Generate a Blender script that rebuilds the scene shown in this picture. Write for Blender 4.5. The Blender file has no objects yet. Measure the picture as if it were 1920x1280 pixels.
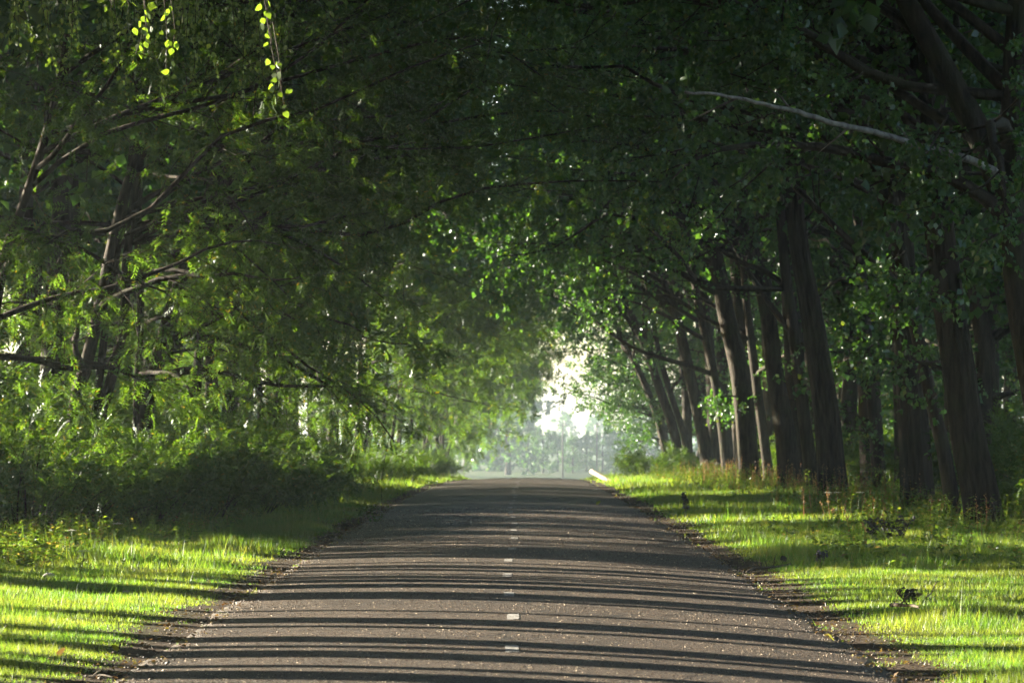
import bpy, math, random
import numpy as np
from mathutils import Vector

sc = bpy.context.scene
# ------------------------------------------------------------------ camera, sky, sun, exposure
CAMH, FPX, HY = 1.87, 5600.0, 795.0
cam = bpy.data.cameras.new('camera')
cam.sensor_width = 36.0
cam.lens = 36.0 * FPX / 1920.0
cam.clip_start = 0.5
cam.clip_end = 6000
cam.dof.use_dof = True
cam.dof.focus_distance = 34.0
cam.dof.aperture_fstop = 4.5
camo = bpy.data.objects.new('camera', cam)
sc.collection.objects.link(camo)
camo.location = (0, 0, CAMH)
camo.rotation_euler = (math.pi / 2 + math.atan((HY - 640) / FPX), 0, 0)
sc.camera = camo

SUN_AZ, SUN_EL = math.radians(-61), math.radians(13.5)     # azimuth from +Y, minus = left
w = bpy.data.worlds.new('World')
sc.world = w
w.use_nodes = True
sky = w.node_tree.nodes.new('ShaderNodeTexSky')
sky.sky_type = 'NISHITA'
sky.sun_disc = False
sky.sun_elevation = SUN_EL
sky.sun_rotation = SUN_AZ
w.node_tree.links.new(sky.outputs[0], w.node_tree.nodes['Background'].inputs[0])
w.node_tree.nodes['Background'].inputs[1].default_value = 0.05

sun = bpy.data.lights.new('sun', 'SUN')
sun.energy = 5.0
sun.angle = math.radians(0.5)
sun.color = (1.0, 0.89, 0.69)
suno = bpy.data.objects.new('sun', sun)
sc.collection.objects.link(suno)
S = Vector((math.sin(SUN_AZ) * math.cos(SUN_EL), math.cos(SUN_AZ) * math.cos(SUN_EL), math.sin(SUN_EL)))
suno.rotation_euler = S.to_track_quat('Z', 'Y').to_euler()

sc.view_settings.view_transform = 'Standard'
sc.view_settings.look = 'None'
sc.view_settings.gamma = 1.0
sc.view_settings.use_curve_mapping = False
sc.view_settings.exposure = 3.0
sc.render.engine = 'CYCLES'
cy = sc.cycles
cy.use_denoising = True
cy.max_bounces = 5
cy.diffuse_bounces = 2
cy.glossy_bounces = 1
cy.transmission_bounces = 3
cy.transparent_max_bounces = 8
cy.volume_bounces = 0
cy.use_adaptive_sampling = True
cy.adaptive_threshold = 0.02
cy.caustics_reflective = False
cy.caustics_refractive = False
cy.sample_clamp_indirect = 4.0

HAZE_DENSITY = 0.0002

COL = sc.collection
RNG = np.random.default_rng(7)


# ------------------------------------------------------------------ helpers
def tag(o, label=None, cat=None, group=None, kind=None):
    if label: o['label'] = label
    if cat: o['category'] = cat
    if group: o['group'] = group
    if kind: o['kind'] = kind
    return o


def empty(name, loc=(0, 0, 0)):
    o = bpy.data.objects.new(name, None)
    COL.objects.link(o)
    o.location = loc
    o.empty_display_size = 0.2
    return o


def copy_tree(o, parent=None):
    c = o.copy()
    COL.objects.link(c)
    c.parent = parent
    for ch in list(o.children):
        copy_tree(ch, c)
    return c


def norm(v):
    return v / np.maximum(np.linalg.norm(v, axis=-1, keepdims=True), 1e-9)


class Buf:
    """collects vertices, tris and quads; built as one mesh"""
    def __init__(s):
        s.v, s.t, s.q, s.n = [], [], [], 0

    def add(s, v, tris=None, quads=None):
        v = np.asarray(v, np.float32).reshape(-1, 3)
        if tris is not None and len(tris): s.t.append(np.asarray(tris, np.int64).reshape(-1, 3) + s.n)
        if quads is not None and len(quads): s.q.append(np.asarray(quads, np.int64).reshape(-1, 4) + s.n)
        s.v.append(v)
        s.n += len(v)

    def mesh(s, name, mat, smooth=False):
        v = np.concatenate(s.v)
        t = np.concatenate(s.t) if s.t else np.zeros((0, 3), np.int64)
        q = np.concatenate(s.q) if s.q else np.zeros((0, 4), np.int64)
        me = bpy.data.meshes.new(name)
        me.vertices.add(len(v))
        me.vertices.foreach_set('co', v.ravel())
        me.loops.add(t.size + q.size)
        me.loops.foreach_set('vertex_index', np.concatenate([t.ravel(), q.ravel()]).astype(np.int32))
        me.polygons.add(len(t) + len(q))
        st = np.concatenate([np.arange(len(t)) * 3, t.size + np.arange(len(q)) * 4]).astype(np.int32)
        me.polygons.foreach_set('loop_start', st)
        if smooth:
            me.polygons.foreach_set('use_smooth', np.ones(len(t) + len(q), bool))
        me.update(calc_edges=True)
        if mat: me.materials.append(mat)
        return me

    def build(s, name, mat, parent=None, smooth=False):
        o = bpy.data.objects.new(name, s.mesh(name, mat, smooth))
        COL.objects.link(o)
        if parent: o.parent = parent
        return o


def smooth_path(pts, n):
    pts = np.asarray(pts, float)
    d = np.r_[0, np.cumsum(np.linalg.norm(np.diff(pts, axis=0), axis=1))]
    P = np.vstack([2 * pts[0] - pts[1], pts, 2 * pts[-1] - pts[-2]])
    out = []
    for u in np.linspace(0, d[-1], n):
        i = min(max(np.searchsorted(d, u, side='right') - 1, 0), len(pts) - 2)
        t = (u - d[i]) / max(d[i + 1] - d[i], 1e-9)
        a, b, c, e = P[i], P[i + 1], P[i + 2], P[i + 3]
        out.append(.5 * (2 * b + (c - a) * t + (2 * a - 5 * b + 4 * c - e) * t * t + (3 * b - a - 3 * c + e) * t ** 3))
    return np.array(out)


def tube(buf, pts, rad, sides=6, ridges=None, cap=True):
    pts = np.asarray(pts, float)
    n = len(pts)
    tan = norm(np.gradient(pts, axis=0))
    ref = np.array([0, 1.0, 0]) if abs(tan[:, 1]).mean() < .8 else np.array([1.0, 0, 0])
    u = norm(np.cross(tan, ref))
    v = np.cross(tan, u)
    a = np.arange(sides) * 2 * math.pi / sides
    R = np.broadcast_to(np.asarray(rad, float).reshape(-1, 1), (n, sides)).copy()
    if ridges is not None: R *= ridges(n, a)
    ring = pts[:, None] + R[..., None] * (np.cos(a)[None, :, None] * u[:, None] + np.sin(a)[None, :, None] * v[:, None])
    i = np.arange(n - 1)[:, None] * sides
    j = np.arange(sides)[None]
    k = (j + 1) % sides
    q = np.stack([i + j, i + k, i + sides + k, i + sides + j], -1).reshape(-1, 4)
    verts = ring.reshape(-1, 3)
    tris = None
    if cap:
        verts = np.vstack([verts, pts[-1] + tan[-1] * R[-1].mean() * .5, pts[0]])
        e = len(verts) - 2
        b = (n - 1) * sides
        tris = np.array([[b + x, b + (x + 1) % sides, e] for x in range(sides)] +
                        [[(x + 1) % sides, x, e + 1] for x in range(sides)])
    buf.add(verts, tris, q)


def leaves_kite(buf, base, axis, nrm, ln, wd, rng):
    n = len(base)
    axis = norm(axis)
    side = norm(np.cross(axis, nrm))
    up = np.cross(side, axis)
    ln = ln[:, None]; wd = wd[:, None]
    m = base + axis * ln * .42
    f = wd * rng.uniform(-.1, .35, (n, 1))
    v = np.stack([base, m + side * wd * .5 + up * f, base + axis * ln - up * ln * rng.uniform(-.05, .22, (n, 1)), m - side * wd * .5 + up * f], 1)
    i = np.arange(n)[:, None] * 4
    buf.add(v.reshape(-1, 3), np.concatenate([i + [0, 1, 2], i + [0, 2, 3]], 1).reshape(-1, 3))


def fronds(buf, base, rach, length, rng, pairs=8, lf=.062, wf=.032):
    """pinnate leaves: leaflets on both sides of a rachis"""
    n = len(base)
    rach = norm(rach)
    upv = norm(np.array([0, 0, 1.0]) + rng.normal(0, .45, (n, 3)))
    side = norm(np.cross(rach, upv))
    nn = np.cross(side, rach)
    t = (np.arange(pairs) + 1.2) / (pairs + .4)
    p = base[:, None] + rach[:, None] * (length[:, None, None] * t[None, :, None]) - nn[:, None] * (.35 * length[:, None, None] * (t ** 2)[None, :, None])
    sz = (1 - .35 * np.abs(t - .45) * 2)[None, :, None] * rng.uniform(.85, 1.15, (n, pairs, 1)) * (length[:, None, None] / .28)
    V, T = [], []
    for s in (-1, 1):
        ax = norm(side[:, None] * s + rach[:, None] * .45 + rng.normal(0, .16, (n, pairs, 3)) - nn[:, None] * .15)
        a = p - rach[:, None] * wf * .2
        b = p + ax * lf * .55 * sz + rach[:, None] * wf * .5 * sz
        c = p + ax * lf * sz
        d = p + ax * lf * .45 * sz - rach[:, None] * wf * .5 * sz
        V.append(np.stack([a, b, c, d], 2).reshape(-1, 4, 3))
    v = np.concatenate(V)
    buf.add(v.reshape(-1, 3), None, np.arange(len(v) * 4).reshape(-1, 4))


# ------------------------------------------------------------------ materials
def new_mat(name):
    m = bpy.data.materials.new(name)
    m.use_nodes = True
    nt = m.node_tree
    for n in list(nt.nodes):
        if n.type != 'OUTPUT_MATERIAL': nt.nodes.remove(n)
    out = [n for n in nt.nodes if n.type == 'OUTPUT_MATERIAL'][0]
    return m, nt, out


def N(nt, typ, **kw):
    n = nt.nodes.new(typ)
    for k, v in kw.items():
        if k.startswith('i_'):
            key = k[2:]
            n.inputs[int(key) if key.isdigit() else key.replace('_', ' ')].default_value = v
        else:
            setattr(n, k, v)
    return n


def ramp(nt, src, stops, interp='LINEAR'):
    r = nt.nodes.new('ShaderNodeValToRGB')
    r.color_ramp.interpolation = interp
    el = r.color_ramp.elements
    while len(el) < len(stops): el.new(.5)
    for e, (p, c) in zip(el, stops):
        e.position = p
        e.color = (*c, 1)
    nt.links.new(src, r.inputs[0])
    return r.outputs[0]


def leaf_mat(name, stops, trans, gloss=.06, rough=.42, tmix=.5, patch=None):
    """thin leaf: diffuse + transmitted light + a waxy sheen, colour differing from leaf to leaf"""
    m, nt, out = new_mat(name)
    L = nt.links
    g = N(nt, 'ShaderNodeNewGeometry')
    base = ramp(nt, g.outputs['Random Per Island'], stops)
    if patch:
        tc = N(nt, 'ShaderNodeTexCoord')
        pn = N(nt, 'ShaderNodeTexNoise', i_Scale=patch[0], i_Detail=4.0, i_Roughness=.6)
        L.new(tc.outputs['Object'], pn.inputs['Vector'])
        pm = N(nt, 'ShaderNodeMix', data_type='RGBA')
        L.new(ramp(nt, pn.outputs[0], [(.42, (0, 0, 0)), (.68, (.75, .75, .75))]), pm.inputs[0])
        L.new(base, pm.inputs[6]); pm.inputs[7].default_value = (*patch[1], 1)
        base = pm.outputs[2]
    tr = N(nt, 'ShaderNodeMix', data_type='RGBA', blend_type='MULTIPLY')
    tr.inputs[0].default_value = 1
    L.new(base, tr.inputs[6])
    tr.inputs[7].default_value = (*trans, 1)
    d = N(nt, 'ShaderNodeBsdfDiffuse')
    t = N(nt, 'ShaderNodeBsdfTranslucent')
    L.new(base, d.inputs[0])
    L.new(tr.outputs[2], t.inputs[0])
    mx = N(nt, 'ShaderNodeMixShader', i_0=tmix)
    L.new(d.outputs[0], mx.inputs[1]); L.new(t.outputs[0], mx.inputs[2])
    gl = N(nt, 'ShaderNodeBsdfGlossy', i_Roughness=rough)
    gl.inputs[0].default_value = (.9, .95, 1, 1)
    m2 = N(nt, 'ShaderNodeMixShader', i_0=gloss)
    L.new(mx.outputs[0], m2.inputs[1]); L.new(gl.outputs[0], m2.inputs[2])
    L.new(m2.outputs[0], out.inputs[0])
    return m


def bark_mat(name, c0, c1, scale=9.0, bump=.6):
    m, nt, out = new_mat(name)
    L = nt.links
    tc = N(nt, 'ShaderNodeTexCoord')
    mp = N(nt, 'ShaderNodeMapping')
    mp.inputs['Scale'].default_value = (1, 1, .16)
    L.new(tc.outputs['Object'], mp.inputs[0])
    n1 = N(nt, 'ShaderNodeTexNoise', i_Scale=scale, i_Detail=6.0, i_Roughness=.65)
    L.new(mp.outputs[0], n1.inputs['Vector'])
    n2 = N(nt, 'ShaderNodeTexNoise', i_Scale=1.3, i_Detail=3.0)
    L.new(tc.outputs['Object'], n2.inputs['Vector'])
    col = ramp(nt, n1.outputs[0], [(.35, c0), (.62, c1)])
    moss = ramp(nt, n2.outputs[0], [(.5, (0, 0, 0)), (.72, (.55, .55, .55))])
    mm = N(nt, 'ShaderNodeMix', data_type='RGBA')
    L.new(moss, mm.inputs[0]); L.new(col, mm.inputs[6])
    mm.inputs[7].default_value = (.035, .045, .018, 1)
    b = N(nt, 'ShaderNodeBump', i_Strength=bump, i_Distance=.08)
    L.new(n1.outputs[0], b.inputs['Height'])
    p = N(nt, 'ShaderNodeBsdfPrincipled', i_Roughness=.9)
    p.inputs['Specular IOR Level'].default_value = .2
    L.new(mm.outputs[2], p.inputs['Base Color']); L.new(b.outputs[0], p.inputs['Normal'])
    L.new(p.outputs[0], out.inputs[0])
    return m


def plain_mat(name, c0, c1, scale=12.0, rough=.8, bump=.25, spec=.3):
    m, nt, out = new_mat(name)
    L = nt.links
    tc = N(nt, 'ShaderNodeTexCoord')
    n1 = N(nt, 'ShaderNodeTexNoise', i_Scale=scale, i_Detail=5.0)
    L.new(tc.outputs['Object'], n1.inputs['Vector'])
    col = ramp(nt, n1.outputs[0], [(.33, c0), (.67, c1)])
    b = N(nt, 'ShaderNodeBump', i_Strength=bump, i_Distance=.02)
    L.new(n1.outputs[0], b.inputs['Height'])
    p = N(nt, 'ShaderNodeBsdfPrincipled', i_Roughness=rough)
    p.inputs['Specular IOR Level'].default_value = spec
    L.new(col, p.inputs['Base Color']); L.new(b.outputs[0], p.inputs['Normal'])
    L.new(p.outputs[0], out.inputs[0])
    return m


M = {}
M['poplar'] = leaf_mat('poplar_leaf', [(0, (.022, .06, .026)), (.5, (.034, .082, .03)), (.95, (.052, .105, .032)), (1, (.1, .115, .025))], (2.3, 2.4, .55), gloss=.04, rough=.32, tmix=.45)
M['locust'] = leaf_mat('locust_leaf', [(0, (.03, .064, .016)), (.5, (.042, .086, .02)), (.96, (.06, .1, .022)), (1, (.13, .105, .018))], (2.2, 2.15, .55), gloss=.03, tmix=.5)
M['autumn'] = leaf_mat('yellowing_leaf', [(0, (.12, .09, .012)), (.6, (.09, .11, .018)), (1, (.16, .11, .012))], (2.2, 1.9, .5), gloss=.03, tmix=.5)
M['birch'] = leaf_mat('birch_leaf', [(0, (.05, .09, .03)), (1, (.085, .13, .03))], (2.6, 2.6, .6), gloss=.04, rough=.35, tmix=.5)
M['grass'] = leaf_mat('grass_blade', [(0, (.042, .1, .02)), (.7, (.07, .14, .028)), (.93, (.09, .14, .04)), (1, (.2, .17, .09))], (2.7, 2.6, .75), gloss=.025, rough=.4, tmix=.58, patch=(.7, (.12, .125, .04)))
M['weed'] = leaf_mat('weed_leaf', [(0, (.04, .085, .018)), (.7, (.075, .12, .022)), (.88, (.09, .11, .03)), (1, (.18, .12, .06))], (2.2, 2.1, .7), gloss=.04, tmix=.5)
M['dryweed'] = leaf_mat('dry_seed_stalk', [(0, (.16, .08, .045)), (1, (.2, .14, .07))], (1.6, 1.5, 1.2), gloss=.02, tmix=.4)
M['darkweed'] = leaf_mat('dark_withered_leaf', [(0, (.012, .01, .012)), (.85, (.03, .025, .025)), (1, (.09, .08, .07))], (1.2, 1.0, .9), gloss=.06, tmix=.15)
M['umbel'] = leaf_mat('white_umbel', [(0, (.5, .5, .42)), (1, (.7, .7, .62))], (1, 1, .9), gloss=.02, tmix=.4)
M['fallen'] = leaf_mat('fallen_leaf', [(0, (.1, .055, .025)), (.6, (.16, .1, .04)), (.85, (.2, .17, .03)), (1, (.3, .25, .18))], (1.3, 1.2, .8), gloss=.05, tmix=.25)
M['freshleaf'] = leaf_mat('fresh_fallen_leaf', [(0, (.16, .2, .02)), (1, (.25, .23, .03))], (2, 2, .6), gloss=.05, tmix=.45)
M['bark'] = bark_mat('furrowed_bark', (.013, .011, .009), (.05, .04, .03), 9)
M['bark2'] = bark_mat('locust_bark', (.013, .01, .008), (.05, .037, .026), 14)
M['deadwood'] = plain_mat('bleached_dead_wood', (.05, .042, .038), (.27, .25, .225), 7, .7, .6)
M['logwood'] = plain_mat('split_log_wood', (.4, .32, .21), (.58, .49, .35), 6, .7, .3)
M['stick'] = plain_mat('dead_stick', (.03, .022, .016), (.1, .075, .05), 30, .85, .4)
M['stone'] = plain_mat('pale_stone', (.12, .11, .1), (.4, .38, .36), 14, .8, .4)
M['chips'] = leaf_mat('road_chips', [(0, (.06, .05, .04)), (.75, (.14, .107, .08)), (1, (.52, .43, .33))], (.1, .1, .1), gloss=.04, rough=.45, tmix=.0)  # palest chips carry sun glints painted into their colour
M['pole'] = plain_mat('pole_wood', (.05, .045, .04), (.09, .08, .07), 8, .85, .2)


def asphalt_mat():
    m, nt, out = new_mat('worn_asphalt')
    L = nt.links
    tc = N(nt, 'ShaderNodeTexCoord')
    v = N(nt, 'ShaderNodeTexVoronoi', i_Scale=62.0)
    n = N(nt, 'ShaderNodeTexNoise', i_Scale=150.0, i_Detail=3.0, i_Roughness=.7)
    big = N(nt, 'ShaderNodeTexNoise', i_Scale=.45, i_Detail=5.0, i_Roughness=.6)
    mp = N(nt, 'ShaderNodeMapping')
    mp.inputs['Scale'].default_value = (1.0, .16, 1)
    L.new(tc.outputs['Object'], mp.inputs[0])
    tr = N(nt, 'ShaderNodeTexNoise', i_Scale=1.6, i_Detail=4.0)
    L.new(mp.outputs[0], tr.inputs['Vector'])
    for t in (v, n, big): L.new(tc.outputs['Object'], t.inputs['Vector'])
    stone = ramp(nt, v.outputs['Color'], [(.1, (.045, .035, .028)), (.55, (.108, .081, .06)), (.85, (.2, .15, .11)), (1, (.42, .34, .25))])
    tar = N(nt, 'ShaderNodeMix', data_type='RGBA')
    gap = ramp(nt, v.outputs['Distance'], [(.35, (0, 0, 0)), (.75, (1, 1, 1))])
    L.new(gap, tar.inputs[0]); L.new(stone, tar.inputs[6]); tar.inputs[7].default_value = (.034, .029, .026, 1)
    bl = ramp(nt, big.outputs[0], [(.3, (.62, .62, .64)), (.7, (1.15, 1.1, 1.05))])
    bt = ramp(nt, tr.outputs[0], [(.3, (.75, .75, .76)), (.7, (1.1, 1.1, 1.1))])
    m1 = N(nt, 'ShaderNodeMix', data_type='RGBA', blend_type='MULTIPLY'); m1.inputs[0].default_value = 1
    m2 = N(nt, 'ShaderNodeMix', data_type='RGBA', blend_type='MULTIPLY'); m2.inputs[0].default_value = 1
    L.new(tar.outputs[2], m1.inputs[6]); L.new(bl, m1.inputs[7])
    L.new(m1.outputs[2], m2.inputs[6]); L.new(bt, m2.inputs[7])
    wn = N(nt, 'ShaderNodeTexNoise', i_Scale=1.7, i_Detail=4.0)
    L.new(tc.outputs['Object'], wn.inputs['Vector'])
    wv = N(nt, 'ShaderNodeMix', data_type='RGBA', blend_type='ADD'); wv.inputs[0].default_value = .8
    L.new(tc.outputs['Object'], wv.inputs[6]); L.new(wn.outputs['Color'], wv.inputs[7])
    cv = N(nt, 'ShaderNodeTexVoronoi', feature='DISTANCE_TO_EDGE', i_Scale=.42)
    L.new(wv.outputs[2], cv.inputs['Vector'])
    crk = ramp(nt, cv.outputs['Distance'], [(.006, (.3, .3, .3)), (.02, (1, 1, 1))])
    m3 = N(nt, 'ShaderNodeMix', data_type='RGBA', blend_type='MULTIPLY'); m3.inputs[0].default_value = 1
    L.new(m2.outputs[2], m3.inputs[6]); L.new(crk, m3.inputs[7])
    m2 = m3
    inv = N(nt, 'ShaderNodeMath', operation='SUBTRACT'); inv.inputs[0].default_value = 1
    L.new(v.outputs['Distance'], inv.inputs[1])
    add = N(nt, 'ShaderNodeMath', operation='MULTIPLY_ADD'); add.inputs[1].default_value = .5
    L.new(n.outputs[0], add.inputs[0]); L.new(inv.outputs[0], add.inputs[2])
    co = N(nt, 'ShaderNodeTexNoise', i_Scale=22.0, i_Detail=3.0, i_Roughness=.6)
    L.new(tc.outputs['Object'], co.inputs['Vector'])
    b0 = N(nt, 'ShaderNodeBump', i_Strength=.5, i_Distance=.03)
    L.new(co.outputs[0], b0.inputs['Height'])
    b = N(nt, 'ShaderNodeBump', i_Strength=1.0, i_Distance=.01)
    L.new(add.outputs[0], b.inputs['Height']); L.new(b0.outputs[0], b.inputs['Normal'])
    p = N(nt, 'ShaderNodeBsdfPrincipled', i_Roughness=.5)
    p.inputs['Specular IOR Level'].default_value = .45
    L.new(m2.outputs[2], p.inputs['Base Color']); L.new(b.outputs[0], p.inputs['Normal'])
    L.new(p.outputs[0], out.inputs[0])
    return m


def paint_mat():
    m, nt, out = new_mat('worn_road_paint')
    L = nt.links
    tc = N(nt, 'ShaderNodeTexCoord')
    n = N(nt, 'ShaderNodeTexNoise', i_Scale=26.0, i_Detail=6.0, i_Roughness=.75)
    L.new(tc.outputs['Object'], n.inputs['Vector'])
    c = ramp(nt, n.outputs[0], [(.42, (.08, .07, .06)), (.52, (.32, .31, .3)), (.78, (.5, .49, .47))])
    b = N(nt, 'ShaderNodeBump', i_Strength=.6, i_Distance=.006)
    L.new(n.outputs[0], b.inputs['Height'])
    p = N(nt, 'ShaderNodeBsdfPrincipled', i_Roughness=.6)
    L.new(c, p.inputs['Base Color']); L.new(b.outputs[0], p.inputs['Normal'])
    L.new(p.outputs[0], out.inputs[0])
    return m


def ground_mat():
    m, nt, out = new_mat('verge_soil')
    L = nt.links
    tc = N(nt, 'ShaderNodeTexCoord')
    n1 = N(nt, 'ShaderNodeTexNoise', i_Scale=14.0, i_Detail=8.0, i_Roughness=.7)
    n2 = N(nt, 'ShaderNodeTexNoise', i_Scale=.8, i_Detail=4.0)
    for t in (n1, n2): L.new(tc.outputs['Object'], t.inputs['Vector'])
    soil = ramp(nt, n1.outputs[0], [(.3, (.018, .013, .009)), (.55, (.06, .043, .03)), (.75, (.13, .1, .07))])
    turf = ramp(nt, n1.outputs[0], [(.3, (.02, .035, .008)), (.6, (.05, .085, .014)), (.8, (.08, .1, .02))])
    at = N(nt, 'ShaderNodeAttribute', attribute_name='turf')
    mx = N(nt, 'ShaderNodeMix', data_type='RGBA')
    L.new(at.outputs['Fac'], mx.inputs[0]); L.new(soil, mx.inputs[6]); L.new(turf, mx.inputs[7])
    b = N(nt, 'ShaderNodeBump', i_Strength=.9, i_Distance=.03)
    L.new(n1.outputs[0], b.inputs['Height'])
    p = N(nt, 'ShaderNodeBsdfPrincipled', i_Roughness=.95)
    p.inputs['Specular IOR Level'].default_value = .1
    L.new(mx.outputs[2], p.inputs['Base Color']); L.new(b.outputs[0], p.inputs['Normal'])
    L.new(p.outputs[0], out.inputs[0])
    return m


M['asphalt'], M['paint'], M['soil'] = asphalt_mat(), paint_mat(), ground_mat()

# ------------------------------------------------------------------ the lie of the land
_NG = np.random.default_rng(11).random((256, 256))


def vnoise(x, y):
    x = np.asarray(x, float); y = np.asarray(y, float)
    xi = np.floor(x).astype(int); yi = np.floor(y).astype(int)
    fx = x - xi; fy = y - yi
    fx = fx * fx * (3 - 2 * fx); fy = fy * fy * (3 - 2 * fy)
    g = lambda a, b: _NG[a % 256, b % 256]
    return (g(xi, yi) * (1 - fx) + g(xi + 1, yi) * fx) * (1 - fy) + (g(xi, yi + 1) * (1 - fx) + g(xi + 1, yi + 1) * fx) * fy


def fnoise(x, y):
    return .55 * vnoise(x, y) + .3 * vnoise(x * 2.1 + 17, y * 2.1 + 5) + .15 * vnoise(x * 4.3 + 3, y * 4.3 + 31)


_PY = np.arange(0, 3000.0, 1.0)
_K = 6.9e-5
_SL = np.where(_PY < 40, 0, np.where(_PY < 255, -2 * _K * (_PY - 40), np.where(_PY < 390, -2 * _K * 215, np.where(_PY < 600, -2 * _K * 215 * (1 - (_PY - 390) / 210), 0))))
_PZ = np.cumsum(_SL)


def prof(Y):
    return np.interp(Y, _PY, _PZ, left=0)


def xc(Y):
    Y = np.asarray(Y, float)
    return 7.5e-5 * np.clip(Y - 60, 0, 400) ** 2 + np.clip(Y - 460, 0, None) * .06


def half(Y, s):
    """half width of the asphalt, uneven along its broken edge"""
    Y = np.asarray(Y, float)
    return 3.1 + .34 * (fnoise(Y * .55 + 40 * s, 3.3 + 9 * s) - .5) + .2 * (fnoise(Y * 2.1, 8.1 + 7 * s) - .5)


def ground(x, Y):
    d = np.asarray(x, float) - xc(Y)
    a = np.abs(d)
    h = prof(Y) - .095 * np.clip(a / 3, 0, 1.06) ** 2
    off = np.clip((a - 2.9) / .5, 0, 1)
    und = (fnoise(np.asarray(x) * .5 + 60, np.asarray(Y) * .35 + 20) - .5)
    h = h + off * (.035 + .07 * und) + np.clip((a - 3.6) / 3, 0, 1) * .06 * (1 + 2 * und)
    return h - .03 * (1 - np.clip((a - 2.75) / .2, 0, 1))


def grow_ground():
    xs = np.concatenate([-np.geomspace(14, 1800, 34)[::-1], np.arange(-13.5, 13.6, .45), np.geomspace(14, 1800, 34)])
    ys = np.concatenate([np.linspace(-400, 14, 12), np.arange(15, 70, .6), np.arange(70, 200, 1.0), np.arange(200, 420, 4.0), np.geomspace(424, 3000, 36)])
    X, Y = np.meshgrid(xs, ys)
    Z = ground(X + 0 * Y, np.maximum(Y, 0))
    nx, ny = len(xs), len(ys)
    i = np.arange(ny - 1)[:, None] * nx + np.arange(nx - 1)[None]
    b = Buf()
    b.add(np.stack([X, Y, Z], -1), None, np.stack([i, i + 1, i + nx + 1, i + nx], -1))
    o = b.build('ground', M['soil'], smooth=True)
    d = np.abs(X - xc(Y))
    e = 3.1 + .6 * fnoise(Y * .6 + np.sign(X) * 20, X * .6)
    turf = np.clip((d - e) / .5, 0, 1) * np.clip(1.2 - .8 * fnoise(X * .9 + 7, Y * .7), 0, 1)
    at = o.data.attributes.new('turf', 'FLOAT', 'POINT')
    at.data.foreach_set('value', turf.ravel().astype(np.float32))
    tag(o, kind='structure')
    return o


grow_ground()


def build_road():
    ys = np.concatenate([np.arange(-30, 14, 4.0), np.arange(14, 70, .22), np.arange(70, 200, .8), np.arange(200, 420, 4.0), np.geomspace(424, 1500, 30)])
    u = np.linspace(-1, 1, 25)
    L_, R_ = half(ys, -1), half(ys, 1)
    hw = np.where(u[None] < 0, L_[:, None], R_[:, None])
    D = u[None] * hw
    Yg = np.broadcast_to(ys[:, None], D.shape)
    X = xc(Yg) + D
    Z = prof(np.maximum(Yg, 0)) - .095 * (np.abs(D) / 3) ** 2 + .012 * (fnoise(X * .8 + 5, Yg * .45) - .5) + .004
    top = np.stack([X, Yg, Z], -1)
    # edge skirt down into the soil
    le = top[:, :1].copy(); le[..., 2] -= .12; le[..., 0] -= .03
    re = top[:, -1:].copy(); re[..., 2] -= .12; re[..., 0] += .03
    V = np.concatenate([le, top, re], 1)
    nx, ny = V.shape[1], V.shape[0]
    i = np.arange(ny - 1)[:, None] * nx + np.arange(nx - 1)[None]
    b = Buf()
    b.add(V, None, np.stack([i, i + 1, i + nx + 1, i + nx], -1))
    o = b.build('road', M['asphalt'], smooth=True)
    tag(o, kind='structure')
    return o


def road_z(x, Y):
    d = np.asarray(x) - xc(Y)
    return prof(Y) - .095 * (np.abs(d) / 3) ** 2 + .012 * (fnoise(np.asarray(x) * .8 + 5, np.asarray(Y) * .45) - .5) + .004


road = build_road()


def chips():
    """stones standing proud of the worn binder"""
    rng = np.random.default_rng(77)
    n = 44000
    Y = 1 / rng.uniform(1 / 70.0, 1 / 18.0, n)
    d = rng.uniform(-3.0, 3.0, n)
    x = xc(Y) + d
    z = road_z(x, Y)
    r = rng.uniform(.0045, .0105, n) * (.6 + Y / 40)
    p = np.stack([x, Y, z - .001], -1)
    a = rng.uniform(0, 6.283, n)
    V = [p + np.stack([np.cos(a + k * 2.094) * r, np.sin(a + k * 2.094) * r, 0 * r], -1) for k in range(3)]
    top = p + np.stack([rng.normal(0, .25, n) * r, rng.normal(0, .25, n) * r, r * rng.uniform(.45, 1.0, n)], -1)
    b = Buf()
    i = np.arange(n)[:, None] * 4
    b.add(np.stack(V + [top], 1), np.concatenate([i + [0, 1, 3], i + [1, 2, 3], i + [2, 0, 3]], 1))
    o = b.build('stone_chips', M['chips'], road)
    o['kind'] = 'stuff'


chips()
# centre line: short dashes, one metre long every four metres
for k in range(30):
    y0 = 24.45 + 4.02 * k + .15 * math.sin(k * 2.3)
    wob = [.0, .01, -.03, -.06, -.05, .0, .04][k % 7] if k < 7 else .05 * math.sin(k)
    b = Buf()
    ny, nx = 12, 5
    P = []
    rr = np.random.default_rng(k)
    for a in range(ny):
        for c in range(nx):
            y = y0 + .06 + .82 * a / (ny - 1) + (rr.uniform(-.05, .05) if a in (0, ny - 1) else 0)
            x = float(xc(y)) + wob + (c / (nx - 1) - .5) * (.112 + rr.uniform(-.012, .012))
            P.append((x, y, float(road_z(x, y)) + .005))
    i = np.arange(ny - 1)[:, None] * nx + np.arange(nx - 1)[None]
    b.add(P, None, np.stack([i, i + 1, i + nx + 1, i + nx], -1))
    b.build('dash', M['paint'], road)


# ------------------------------------------------------------------ trees
def WP(px, py, Y):
    """a point of the photograph at its distance"""
    return np.array([(px - 960) / FPX * Y, Y, CAMH + (HY - py) / FPX * Y])


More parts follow.
